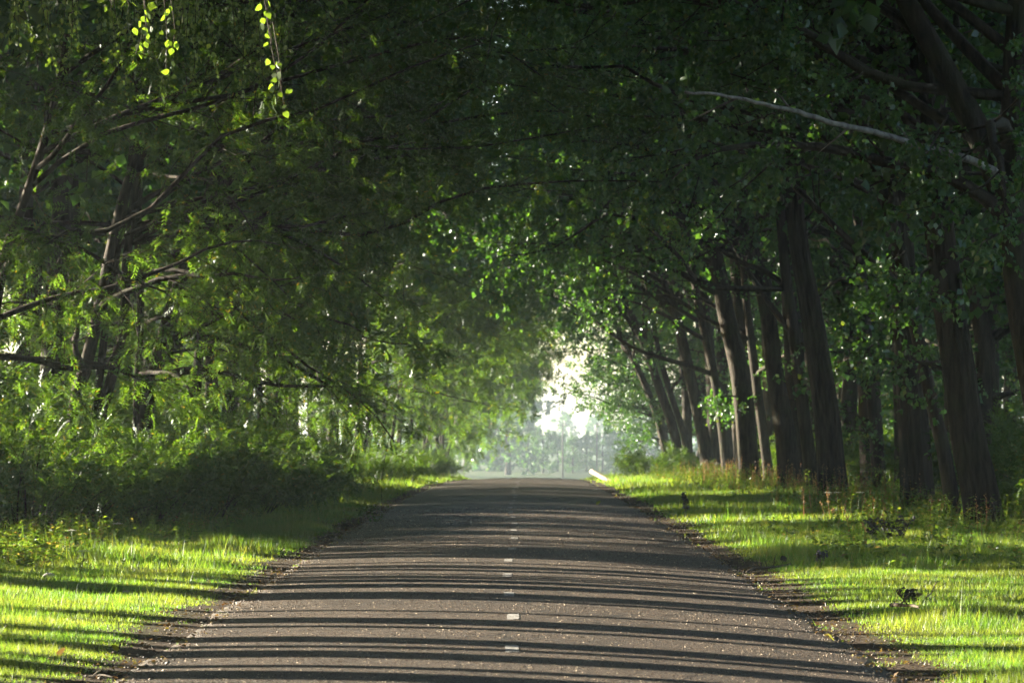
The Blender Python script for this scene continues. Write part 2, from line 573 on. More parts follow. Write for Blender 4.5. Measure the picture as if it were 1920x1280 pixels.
def ridged(seed, amp=.06, flare=True):
    r = np.random.default_rng(seed)
    ph = r.uniform(0, 6.28, 5); fr = np.array([5, 9, 15, 23, 3]); am = np.array([.4, .6, .9, .9, .5])

    def f(n, a):
        z = np.linspace(0, 1, n)[:, None]
        s = sum(am[i] * np.sin(fr[i] * a[None] + ph[i] + (2.5 + i) * math.sin(i + 1) * z * 3) for i in range(5))
        g = 1 + amp * s
        if flare: g = g * (1 + (.16 + .16 * np.sin(4 * a[None] + ph[0]) + .1 * np.sin(7 * a[None] + ph[1])) * np.exp(-z * n * .3))
        return g
    return f


class Tree:
    def __init__(s, name, seed, loc):
        s.rng = np.random.default_rng(seed)
        s.seed = seed
        s.root = empty(name, tuple(loc))
        s.loc = np.array(loc, float)
        s.wood, s.limbwood, s.leaf = Buf(), Buf(), Buf()
        s.tw_p, s.tw_d, s.tw_l = [], [], []

    def stem(s, pts, r0, r1, sides=14, ridge=.05, n=None):
        P = smooth_path(pts, n or max(10, int(len(pts) * 4)))
        t = np.linspace(0, 1, len(P))
        R = r1 + (r0 - r1) * (1 - t ** 1.35)
        tube(s.wood, P, R, sides, ridged(s.seed, ridge))
        return P, R

    def limb(s, p, d, L, r, nsub=8, ntw=9, up=.05, wob=.16, tw=.55, bare=.22, buf=None, sub=.36):
        rng = s.rng
        n = 8
        P = [np.array(p, float)]
        d = norm(np.array(d, float))
        D = [d]
        for i in range(n):
            d = norm(d + rng.normal(0, wob, 3) + np.array([0, 0, up]))
            P.append(P[-1] + d * L / n)
            D.append(d)
        s.along(np.array(P), r, L, nsub, ntw, tw, bare, sub)

    def along(s, P, r, L, nsub=8, ntw=9, tw=.55, bare=.22, sub=.36, r_end=.012):
        rng = s.rng
        P = smooth_path(P, 12)
        t = np.linspace(0, 1, len(P))
        tube(s.limbwood, P, r * (1 - t) ** .8 + r_end, 6 if r > .05 else 5)
        T = norm(np.gradient(P, axis=0))
        for k in range(nsub):
            u = bare + (1 - bare) * (k + rng.random()) / nsub
            x = u * (len(P) - 1); i = min(int(x), len(P) - 2); f = x - i
            p = P[i] * (1 - f) + P[i + 1] * f
            sd = norm(np.cross(T[i], rng.normal(0, 1, 3)))
            d = norm(T[i] * rng.uniform(.4, 1.0) + sd * rng.uniform(.6, 1.0) + np.array([0, 0, rng.uniform(-.25, .2)]))
            l = L * sub * (1.15 - .6 * u) * rng.uniform(.6, 1.2) + .35
            Q = [p]; dd = d
            for j in range(4):
                dd = norm(dd + rng.normal(0, .22, 3) + np.array([0, 0, -.05]))
                Q.append(Q[-1] + dd * l / 4)
            Q = np.array(Q)
            tube(s.limbwood, Q, np.linspace(max(.008, r * .38 * (1 - u * .6)), .005, 5), 3, cap=False)
            s.twigs(Q, ntw, tw)
        s.twigs(P[len(P) // 2:], ntw, tw)

    def arch(s, p, reach, rise, side, r, nsub=13, ntw=10, tw=.6):
        """a long limb that arches out over the road"""
        rng = s.rng
        dy = rng.uniform(-2.6, 2.6)
        P = [p + np.array([side * reach * u, dy * u, rise * (1.75 * u - .75 * u * u)]) + rng.normal(0, .3, 3) * (u > 0) for u in (0, .2, .4, .6, .8, 1)]
        s.along(np.array(P), r, reach * 1.05, nsub, ntw, tw, .2, .3)

    def twigs(s, Q, n, tw):
        rng = s.rng
        u = (.15 + .85 * rng.random(n) ** .8) * (len(Q) - 1)
        i = np.minimum(u.astype(int), len(Q) - 2); f = (u - i)[:, None]
        p = Q[i] * (1 - f) + Q[i + 1] * f
        d = norm(norm(Q[i + 1] - Q[i]) * .5 + rng.normal(0, .55, (n, 3)) + np.array([0, 0, -.12]))
        s.tw_p.append(p); s.tw_d.append(d); s.tw_l.append(tw * rng.uniform(.5, 1.25, n))

    def foliage(s, mode, m, size=.095, droop=.35, pairs=7):
        p, d, l = np.concatenate(s.tw_p), np.concatenate(s.tw_d), np.concatenate(s.tw_l)
        rng = s.rng
        n = len(p)
        if mode == 'broad':
            u = rng.random((n, m, 1)) ** .75
            q = (p[:, None] + d[:, None] * l[:, None, None] * u - np.array([0, 0, 1]) * (u ** 2) * l[:, None, None] * .22 + rng.normal(0, .05, (n, m, 3))).reshape(-1, 3)
            ax = (d[:, None] * .35 + rng.normal(0, .6, (n, m, 3)) - np.array([0, 0, droop])).reshape(-1, 3)
            nr = norm(rng.normal(0, .7, (n * m, 3)) + np.array([0, 0, .5]))
            sz = size * rng.uniform(.65, 1.2, n * m)
            leaves_kite(s.leaf, q, ax, nr, sz, sz * rng.uniform(.7, .95, n * m), rng)
        else:
            u = rng.random((n, m, 1))
            q = (p[:, None] + d[:, None] * l[:, None, None] * u).reshape(-1, 3)
            ax = (d[:, None] * .5 + rng.normal(0, .5, (n, m, 3)) * np.array([1, 1, .45]) - np.array([0, 0, .12])).reshape(-1, 3)
            fronds(s.leaf, q, ax, .28 * rng.uniform(.7, 1.25, len(q)) * (size / .062), rng, pairs=pairs, lf=size, wf=size * .52)
        return s

    def finish(s, bark, leafm):
        if s.wood.n: s.wood.build('trunk', bark, s.root, smooth=True)
        if s.limbwood.n:
            o = s.limbwood.build('branches', bark, s.root, smooth=True)
            o['kind'] = 'stuff'
        if s.leaf.n:
            o = s.leaf.build('crown', leafm, s.root)
            o['kind'] = 'stuff'
        return s.root


def ext_top(pts, H, lean_keep=.75):
    """carry a traced trunk on up to its real top"""
    pts = [np.array(p, float) for p in pts]
    while pts[-1][2] < H:
        d = norm(pts[-1] - pts[-2])
        d = norm(d * np.array([lean_keep, lean_keep, 1]) + np.array([0, 0, .12]))
        pts.append(pts[-1] + d * 1.6)
    return pts


def poplar(seed, Y, trace, wpx, H, nl=15, leaf_n=11, bare=3.6, road_side=-1, sides=26, ntw=10, nsub=9, low=2, lsz=.105, name='roadside_tree', arches=6):
    bx, by = (trace[0][0] - 960) / FPX * Y, Y
    gz = float(ground(bx, by))
    loc = np.array([bx, by, gz - .12])
    t = Tree(name, seed, loc)
    rng = t.rng
    pts = [WP(px, py, Y) for px, py in trace]
    pts = [p for i, p in enumerate(pts) if i == 0 or p[2] > gz + .7]
    pts[0] = loc.copy()
    # the row is not a flat sheet: the trunk also leans a little along the road
    lean = rng.uniform(-.06, .06)
    pts = ext_top([p + np.array([0, lean * (p[2] - gz), 0]) for p in pts], H)
    pts = [p - loc for p in pts]
    r0 = .375 * wpx / FPX * Y
    P, R = t.stem(pts, r0, .07, sides, .045, n=44)
    zz = P[:, 2]
    for k in range(nl):
        h = bare + (H - bare - .3) * ((k + rng.random() * .8) / nl) ** .95
        i = int(np.argmin(abs(zz - h)))
        toward = rng.random() < .55
        az = (math.pi if road_side < 0 else 0) + rng.normal(0, .65) if toward else rng.uniform(0, 6.283)
        f = (h - bare) / (H - bare)
        el = rng.uniform(.35, .85) + .25 * f
        L = (8.2 if toward else 5.2) * (1.0 - .55 * f) * rng.uniform(.75, 1.15)
        d = (math.cos(az) * math.cos(el), math.sin(az) * math.cos(el), math.sin(el))
        t.limb(P[i], d, L, min(R[i] * .55, .12), nsub, ntw, up=rng.uniform(-.07, .02), wob=.13)
    for k in range(arches):
        h = bare + .6 + (H - bare - 3.5) * (k + rng.random()) / arches
        i = int(np.argmin(abs(zz - h)))
        gap = abs(P[i][0] + bx - float(xc(by)))
        t.arch(P[i], gap * rng.uniform(.8, 1.2), rng.uniform(1.5, 4.2), road_side, min(.09, R[i] * .5))
    for k in range(low):                       # short leafy shoots low on the trunk
        h = rng.uniform(1.6, bare + 1.2)
        i = int(np.argmin(abs(zz - h)))
        az = rng.uniform(0, 6.283)
        t.limb(P[i], (math.cos(az), math.sin(az), .3), rng.uniform(1.0, 2.2), .03, 4, 7, up=-.05, sub=.3)
    t.foliage('broad', leaf_n, lsz)
    return t, P, R


RIGHT = [
    # Y, trace, width px, height, label
    (56, [(1848, 985), (1832, 900), (1816, 820), (1801, 700), (1786, 600), (1771, 480), (1757, 350), (1742, 200), (1730, 50)], 86, 15.5,
     'thick furrowed trunk nearest the right edge whose whole foot shows in the grass'),
    (68, [(1722, 945), (1716, 850), (1709, 700), (1702, 600), (1690, 400), (1668, 250), (1648, 100), (1635, -50)], 76, 16,
     'stout dark tree, second thick trunk from the right edge, almost upright'),
    (80, [(1562, 915), (1552, 800), (1535, 680), (1515, 560), (1500, 480), (1485, 350), (1470, 200)], 62, 16,
     'tall straight leaning tree, third thick trunk in the right row'),
    (95, [(1483, 910), (1470, 800), (1452, 690), (1438, 580), (1410, 470), (1385, 380), (1360, 280)], 48, 16,
     'leaning tree bending left at mid height, fourth thick trunk in the right row'),
    (110, [(1408, 905), (1398, 800), (1385, 690), (1362, 580), (1345, 480), (1325, 380), (1315, 250)], 52, 16.5,
     'sinuous tree with a sunlit left edge, fifth thick trunk in the right row'),
    (133, [(1332, 895), (1315, 800), (1295, 710), (1275, 620), (1245, 520), (1215, 440)], 32, 17,
     'slim tree leaning over the road, sixth trunk in the right row'),
    (155, [(1283, 880), (1262, 800), (1238, 730), (1210, 650), (1170, 560), (1120, 470)], 24, 17,
     'strongly leaning slim tree behind the leafy shrub on the right verge'),
    (185, [(1262, 870), (1235, 790), (1205, 710), (1160, 620)], 19, 17,
     'last leaning tree of the right row beside the bright opening'),
]
right_trees = []
for k, (Y, tr, wp, H, lab) in enumerate(RIGHT):
    far = Y > 100
    t, P, R = poplar(100 + k, Y, tr, wp, H, nl=15 if not far else 14, leaf_n=7 if not far else 5, bare=6.6 if k < 4 else 6.8,
                     sides=64 if k < 3 else 24, lsz=.122 if not far else .155, low=1 if k < 6 else 0)
    o = t.finish(M['bark'], M['poplar'])
    tag(o, lab, 'tree', 'leaning trees along the right verge')
    right_trees.append(o)

# thinner stems standing between and behind the big trunks
THIN = [
    (62, [(1790, 950), (1770, 850), (1745, 740), (1715, 600), (1700, 520), (1670, 400), (1640, 300)], 36, 12.5, 'slanting thin tree crossing just left of the thick trunk nearest the right edge'),
    (88, [(1528, 910), (1510, 800), (1495, 680), (1480, 560), (1468, 450)], 34, 13, 'thin tree half hidden by the third thick trunk on its left side'),
    (90, [(1650, 915), (1640, 800), (1630, 700), (1615, 550)], 34, 13, 'thin shaded tree between the second and third thick trunks on the right'),
    (119, [(1443, 903), (1427, 780), (1412, 660), (1400, 560)], 26, 13.5, 'thin tree between the fourth and fifth thick trunks on the right'),
    (127, [(1368, 898), (1352, 790), (1335, 690), (1310, 580)], 25, 14, 'thin tree just left of the sinuous fifth trunk on the right'),
    (166, [(1300, 885), (1283, 820), (1258, 740), (1235, 660)], 18, 15, 'very slim stem rising right of the leafy shrub on the right verge'),
]
for k, (Y, tr, wp, H, lab) in enumerate(THIN):
    t, P, R = poplar(160 + k, Y, tr, wp, H, nl=7, leaf_n=6, bare=4.2, sides=12, nsub=6, ntw=7, low=2, lsz=.13, arches=2)
    tag(t.finish(M['bark'], M['poplar']), lab, 'tree', 'thin stems between the big trunks on the right')

# the tree on the right edge: forked, with a long dead limb reaching over the road
Y = 51
t, P, R = poplar(130, Y, [(2015, 1010), (1975, 860), (1940, 700), (1915, 560), (1902, 430), (1900, 330), (1903, 150), (1912, 0)], 84, 15, nl=9, bare=5.2, sides=36, low=0)
lim = [WP(*a, Y) - t.loc for a in [(1905, 420), (1855, 290), (1795, 170), (1742, 70), (1702, 0), (1650, -120), (1590, -230)]]
tube(t.wood, smooth_path(lim, 26), np.linspace(.26, .12, 26), 20, ridged(5, .05, False))
for k in range(5):
    t.limb(lim[3 + k % 4], (-.7, (-1) ** k * .5, .45), 4.5, .07, 8, 10, up=-.04)
# leafy sprays that hang into the light in front of the dark trunks
for (a, L) in [((1700, 470), 1.0), ((1745, 500), .9), ((1780, 215), .9), ((1500, -40), 1.0), ((1455, -30), .8)]:
    q = WP(*a, 47) - t.loc
    t.limb(q, (-.5, -.2, -.35), L, .014, 5, 8, up=-.06, bare=.1, tw=.35)
t.tw_p = t.tw_p; t.foliage('broad', 9, .11)
dead = [WP(a, b, Y - .012 * (1900 - a)) - t.loc for a, b in [(1903, 350), (1860, 318), (1815, 297), (1740, 278), (1650, 250), (1560, 228), (1480, 205), (1400, 186), (1340, 176), (1285, 170)]]
db = Buf()
dp = smooth_path(dead, 40)
dp += np.random.default_rng(3).normal(0, .008, dp.shape)
tube(db, dp, np.linspace(.075, .02, 40), 9, ridged(9, .09, False))
for a, b, L in [(13, (-.4, -.1, .9), .35), (20, (-.6, .3, -.5), .6), (27, (-.5, -.2, .6), .5), (33, (-.7, .3, -.3), .8)]:
    q = dp[a]; d = norm(np.array(b, float))
    tube(db, np.array([q, q + d * L * .5, q + d * L + np.array([-.05, 0, -.04])]), [.022, .015, .006], 5)
o = t.finish(M['bark'], M['poplar'])
d_ = db.build('dead_limb', M['deadwood'], o, smooth=True)
d_['label'] = 'bleached dead limb without bark'
tag(o, 'forked tree on the right edge with a bleached dead limb over the road', 'tree')


# ---- left side: locust trees with feathery leaves
def locust(seed, loc, stems, H, nl=12, bare=2.6, m=3, fr=.076, road_side=1, nsub=8, ntw=8, extra=(), name='locust_tree', Lmax=6.8, arches=6, pairs=7):
    t = Tree(name, seed, loc)
    rng = t.rng
    for si, (pts, r0) in enumerate(stems):
        pts = ext_top([np.array(p, float) for p in pts], H * (1 - .12 * si), .8)
        P, R = t.stem(pts, r0, .04, 12, .03, n=36)
        zz = P[:, 2]
        for k in range(nl if si == 0 else nl * 2 // 3):
            h = bare + (H - bare - .4) * (k + rng.random() * .8) / (nl if si == 0 else nl * 2 // 3)
            if h > zz[-1]: continue
            i = int(np.argmin(abs(zz - h)))
            az = (0 if road_side > 0 else math.pi) + rng.normal(0, .8) if rng.random() < .55 else rng.uniform(0, 6.283)
            f = (h - bare) / (H - bare)
            el = rng.uniform(.1, .6) + .4 * f
            L = Lmax * (1 - .5 * f) * rng.uniform(.55, 1.1)
            t.limb(P[i], (math.cos(az) * math.cos(el), math.sin(az) * math.cos(el), math.sin(el)), L, min(R[i] * .5, .06), nsub, ntw, up=-.07, wob=.17)
        for k in range(arches if si == 0 else 1):
            h = bare + 2.2 + (H - bare - 4.5) * (k + rng.random()) / max(arches, 1)
            i = int(np.argmin(abs(zz - h)))
            t.arch(P[i], rng.uniform(6.8, 10), rng.uniform(1.2, 3.6), road_side, .042)
    for (pts, r) in extra:
        P = np.array(pts)
        t.along(P, r, np.linalg.norm(P[-1] - P[0]), nsub, ntw, bare=.35)
    t.foliage('pinnate', m, fr, pairs=pairs)
    return t


def traced(Y, tr, loc, depth=0.0):
    out = []
    for i, (px, py) in enumerate(tr):
        p = WP(px, py, Y + depth * i) - loc
        out.append(p)
    return out


def left_tree(seed, Y, bpx, stems, H, lab, extra=(), **kw):
    bx = (bpx - 960) / FPX * Y
    loc = np.array([bx, Y, float(ground(bx, Y)) - .08])
    st = []
    for tr, wp in stems:
        pts = traced(Y, tr, loc)
        foot = np.array([pts[0][0] * .45 - .1, .25 * len(st), 0])
        st.append(([foot] + pts, .5 * wp / FPX * Y))
    ex = [(traced(Y, tr, loc, -.12), r) for tr, r in extra]
    t = locust(seed, loc, st, H, extra=ex, **kw)
    o = t.finish(M['bark2'], M['locust'])
    tag(o, lab, 'tree', 'feathery trees along the left verge')
    return o


left_tree(201, 60, 138, [([(142, 760), (160, 690), (185, 580), (205, 480), (228, 380), (262, 280), (300, 215), (345, 180)], 27),
                         ([(192, 775), (214, 690), (231, 600), (236, 500), (246, 400), (262, 250), (262, 120)], 22),
                         ([(183, 740), (194, 640), (203, 560), (225, 440), (240, 330)], 17)], 13,
          'leaning three-stemmed tree behind the bushes on the left, leftmost clear stems')
left_tree(202, 63, 262, [([(275, 765), (292, 690), (315, 600), (345, 500), (375, 415), (405, 320), (426, 240), (455, 185)], 30),
                         ([(257, 770), (259, 700), (263, 560), (257, 450), (262, 330)], 16)], 13,
          'dark forked tree with an arched low branch behind the left bushes',
          extra=[([(300, 712), (340, 698), (375, 700), (402, 725), (440, 738), (482, 758), (520, 785)], .055),
                 ([(285, 395), (335, 376), (400, 400), (470, 420), (560, 452), (650, 505), (720, 560)], .05),
                 ([(405, 300), (470, 285), (560, 290), (640, 262)], .04)])
left_tree(203, 54, -40, [([(-35, 760), (-15, 620), (8, 480), (30, 420), (60, 330), (90, 230)], 24)], 12,
          'dim slanting stem cut by the left edge of the picture', nl=10)

# generic left trees, copied along the row
GENL = []
for s in range(3):
    rr = np.random.default_rng(300 + s)
    st = []
    for q in range(2 if s != 1 else 3):
        a = rr.uniform(0, 6.28); ln = rr.uniform(.06, .16)
        st.append(([np.array([0, 0, 0]) + .15 * q * np.array([math.cos(a), math.sin(a), 0])] +
                   [np.array([.15 * math.cos(a) * q + ln * h * (.4 + math.cos(a) * .7) + rr.normal(0, .08), .15 * math.sin(a) * q + ln * h * math.sin(a) + rr.normal(0, .08), h]) for h in (1.5, 3, 4.5, 6.5, 8)], .15 - .03 * q))
    t = locust(310 + s, np.zeros(3), st, 15.5, nl=11, bare=3.8, m=2, fr=.12, nsub=8, ntw=7, pairs=5)
    GENL.append(t.finish(M['bark2'], M['locust'] if s else M['locust']))
used = set()


def place(proto, x, Y, rz, sc_, lab, group, cat='tree', dz=-.1):
    if proto.name in used:
        o = copy_tree(proto)
    else:
        o = proto; used.add(proto.name)
    o.location = (x, Y, float(ground(x, Y)) + dz)
    o.rotation_euler = (0, 0, rz)
    o.scale = (sc_, sc_, sc_)
    tag(o, lab, cat, group)
    return o


ROWL = [(78, -8.6, 'feathery tree just beyond the forked tree with the arched branch on the left'),
        (90, -8.9, 'tree with yellow tinged sprays halfway along the left verge'),
        (103, -8.4, None), (117, -8.8, None), (143, -8.0, 'grey trunk in the mist above the sunlit bush on the left'),
        (156, -8.4, None), (171, -8.2, None), (187, -8.0, None), (203, -7.6, None), (217, -7.2, None), (231, -7.4, None), (246, -9, None), (262, -9.5, None)]  # last two trees added to shade the far end of the right row
for k, (Y, dx, lab) in enumerate(ROWL):
    place(GENL[k % 3], dx + float(xc(Y)) + .3 * math.sin(k * 1.7), Y, [0, .5, -.4, .2, -.6][k % 5] if Y > 125 else [1.25, -1.15, 1.1, -1.3][k % 4], .95 + .1 * math.sin(k),
          lab or 'misty feathery tree leaning over the road farther down the left row', 'feathery trees along the left verge')

# the wood behind both rows
GENR = []
for s in range(3):
    tr = [(0, 0)]
    t = Tree('woodland_tree', 400 + s, np.zeros(3))
    rng = t.rng
    ln = [-.12, -.2, -.06][s]
    pts = [np.array([ln * h + rng.normal(0, .1) * (h > 0), rng.normal(0, .1) * (h > 0), h]) for h in (0, 2, 4, 6, 9, 12, 15)]
    P, R = t.stem(pts, .34, .06, 14, .05, n=36)
    for k in range(15):
        h = 3.0 + 12.0 * (k + rng.random()) / 15
        i = int(np.argmin(abs(P[:, 2] - h)))
        az = math.pi + rng.normal(0, .8) if rng.random() < .5 else rng.uniform(0, 6.28)
        f = h / 15
        el = rng.uniform(.15, .8)
        t.limb(P[i], (math.cos(az) * math.cos(el), math.sin(az) * math.cos(el), math.sin(el)), 7.0 * (1 - .5 * f) * rng.uniform(.7, 1.15), min(.1, R[i] * .5), 8, 8, up=-.05)
    for k in range(5):
        i = int(np.argmin(abs(P[:, 2] - (5 + 1.5 * k))))
        t.arch(P[i], rng.uniform(6.5, 9), rng.uniform(1.5, 3.5), -1, .08)
    t.foliage('broad', 6, .19)
    GENR.append(t.finish(M['bark'], M['poplar']))
k = 0
for Y, dx in [(203, 9.0), (220, 9.8), (238, 10.2)]:
    place(GENR[k % 3], dx + float(xc(Y)), Y, .5 + .3 * math.sin(k * 3), .85, ['nearest of the three misty trees at the far end of the right row', 'middle one of the three misty trees at the far end of the right row', 'farthest of the three misty trees at the far end of the right row'][k % 3], 'far trees of the right row'); k += 1
for Y in np.arange(-8, 268, 9.5):
    for x in (15.5, 24):
        if Y < 50 and x < 20: continue  # beside the camera: unseen outer trees, added to block the right-hand sky
        xx = x + 2.2 * math.sin(k * 2.3) + float(xc(max(Y, 0)))
        place(GENR[k % 3], xx, float(Y) + 2.5 * math.sin(k * 1.7), k * 1.9, .95 + .15 * math.sin(k * 2.1), 'dim leafy tree in the shaded wood behind the right row', 'wood behind the right row'); k += 1

# tall trees added by both rows to close the roof and block sky light
GENH = []
for s in range(2):
    t = Tree('sky_blocker_tree', 470 + s, np.zeros(3))
    rng = t.rng
    P, R = t.stem([np.array([-.05 * h + rng.normal(0, .08) * (h > 0), rng.normal(0, .08) * (h > 0), h]) for h in (0, 2, 4, 7, 10, 14, 19)], [.24, .3][s], .06, 14, .04, n=34)
    for k in range(22):
        h = 9.5 + 8.6 * (k + rng.random()) / 22
        i = int(np.argmin(abs(P[:, 2] - h)))
        az = (math.pi + rng.normal(0, .8)) if k % 2 else rng.uniform(0, 6.28)
        L = (10.8 if k % 2 else 6) * rng.uniform(.8, 1.15) * (1 - .35 * (h - 9.5) / 8.6)
        el = rng.uniform(.1, .5)
        t.limb(P[i], (math.cos(az) * math.cos(el), math.sin(az) * math.cos(el), math.sin(el)), L, .08, 9, 7, up=-.015, bare=.1)
    t.foliage('broad', 9, .27)
    GENH.append(t.finish(M['bark'], M['poplar']))
for Y, x in [(101, 9.6), (123, 9.4), (144, 9.2), (168, 9.0)]:
    place(GENH[int(Y) % 2], x + float(xc(Y)), Y, .15, 1.2, 'tall tree added just behind the right row to block the sky', 'added sky-blocking trees behind the right row')
j = 0
for Y in np.arange(-14, 200, 8.5):
    xx = 11.6 + .6 * math.sin(j * 2.9) + float(xc(max(Y, 0)))
    place(GENH[j % 2], xx, float(Y), .4 * math.sin(j * 1.7), (1.3 if Y < 62 else 1.0 if Y < 90 else 1.2) + .05 * math.sin(j), 'tall tree added just behind the right row to block the sky', 'added sky-blocking trees behind the right row')
    xx = -12.2 + .6 * math.sin(j * 2.1) + float(xc(max(Y, 0)))
    place(GENH[(j + 1) % 2], xx, float(Y) + 4, math.pi + .4 * math.sin(j * 2.7), (1.3 if Y < 62 else 1.0 if Y < 90 else 1.2) + .05 * math.sin(j * 2), 'tall tree added just behind the left row to block the sky', 'added sky-blocking trees behind the left row')
    j += 1
for Y, x in [(84, -18), (97, -20), (110, -17.5), (166, -22), (78, -25), (92, -28), (116, -29), (176, -24)]:
    place(GENL[k % 3], x + float(xc(Y)), Y, k * 1.3, 1.0 + .1 * math.sin(k * 2.1), 'dim leafy tree in the wood behind the left row', 'wood behind the left row'); k += 1

# tall high-crowned trees added behind the left row to shade the avenue's crowns
GENT = []
for s in range(3):
    t = Tree('sun_blocker_tree', 450 + s, np.zeros(3))
    rng = t.rng
    ln = [.04, -.05, .0][s]
    P, R = t.stem([np.array([ln * h + rng.normal(0, .06) * (h > 0), rng.normal(0, .08) * (h > 0), h]) for h in (0, 2, 4, 6, 9, 13, 18)], [.17, .14, .2][s], .05, 10, .04, n=30)
    for k in range(20):
        h = 5.8 + 12 * (k + rng.random()) / 20
        i = int(np.argmin(abs(P[:, 2] - h)))
        az = k * 2.4 + rng.normal(0, .4)
        L = rng.uniform(2.8, 4.6) * (1 - .4 * (h - 5.8) / 12)
        el = rng.uniform(.15, .6)
        t.limb(P[i], (math.cos(az) * math.cos(el), math.sin(az) * math.cos(el), math.sin(el)), L, .05, 6, 6, up=-.01, bare=.1)
    t.foliage('broad', 7, .26)
    GENT.append(t.finish(M['bark2'], M['poplar']))
k = 0
for Y in np.arange(-12, 124, 6.2):
    if 28 < Y < 42 or 126 < Y < 150 or (Y > 100 and int(Y * 7.3) % 5 == 1): continue
    x = -13.2 - 2.4 * (k % 2) + .8 * math.sin(k * 2.7) + float(xc(max(Y, 0)))
    if 44 < Y < 112:
        place(GENT[(k + 1) % 3], x - 6, float(Y) + 3 + .9 * math.sin(k * 2.3), k * 1.2, 1.2 if Y < 58 else 1.05, 'slim high-crowned tree added behind the left row to block the sun', 'added sun-blocking trees behind the left row')
    place(GENT[k % 3], x, float(Y) + .9 * math.sin(k * 1.3), k * 2.1, 1.2 + .06 * math.sin(k * 3.3), 'slim high-crowned tree added behind the left row to block the sun', 'added sun-blocking trees behind the left row'); k += 1

for Y, x, q in [(54, -15, .6)]:
    place(GENL[k % 3], x, Y, k * 1.1, q, 'young low-branched tree left of the picture shading the verge', 'young trees beside the left verge'); k += 1
# trees beside the camera on the left: their stems stripe the road with shadow
GENS = []
for s in range(2):
    rr = np.random.default_rng(500 + s)
    st = []
    for q in range(3):
        a = rr.uniform(0, 6.28) + q * 2.1
        st.append(([np.array([.35 * q * math.cos(a), .6 * q * math.sin(a), 0]) + np.array([rr.normal(0, .05) + .05 * h * math.cos(a), rr.normal(0, .05) + .07 * h * math.sin(a), h]) for h in (0, 1.5, 3, 5, 7, 9)], .17 - .03 * q))
    t = locust(510 + s, np.zeros(3), st, 16, nl=8, bare=10, m=2, fr=.12, nsub=7, ntw=7, Lmax=5.0, arches=4, pairs=5)
    GENS.append(t.finish(M['bark2'], M['locust']))
k = 0
for Y, x in [(-16, -8.4), (-6, -9), (4, -8.2), (14, -8.8), (20, -9.5), (24.5, -7.6), (27.2, -9.4), (21.5, -12), (36.5, -8.2), (40.5, -9.4), (44.5, -10.4), (26.5, -14), (46.5, -18.5), (46, -14.5), (54, -18), (30, -10.5), (33, -9), (31.5, -14), (35.2, -13), (38.8, -12), (29, -13.2), (42.5, -13), (22.5, -16), (30.5, -18.5), (43, -19), (48.5, -16.5), (38, -9.2)]:
    place(GENS[k % 2], x, Y, k * 2.4, .95 + .1 * math.sin(k * 1.9), 'slender tree left of the picture whose stems stripe the road with shadow', 'slender trees beside the left verge'); k += 1


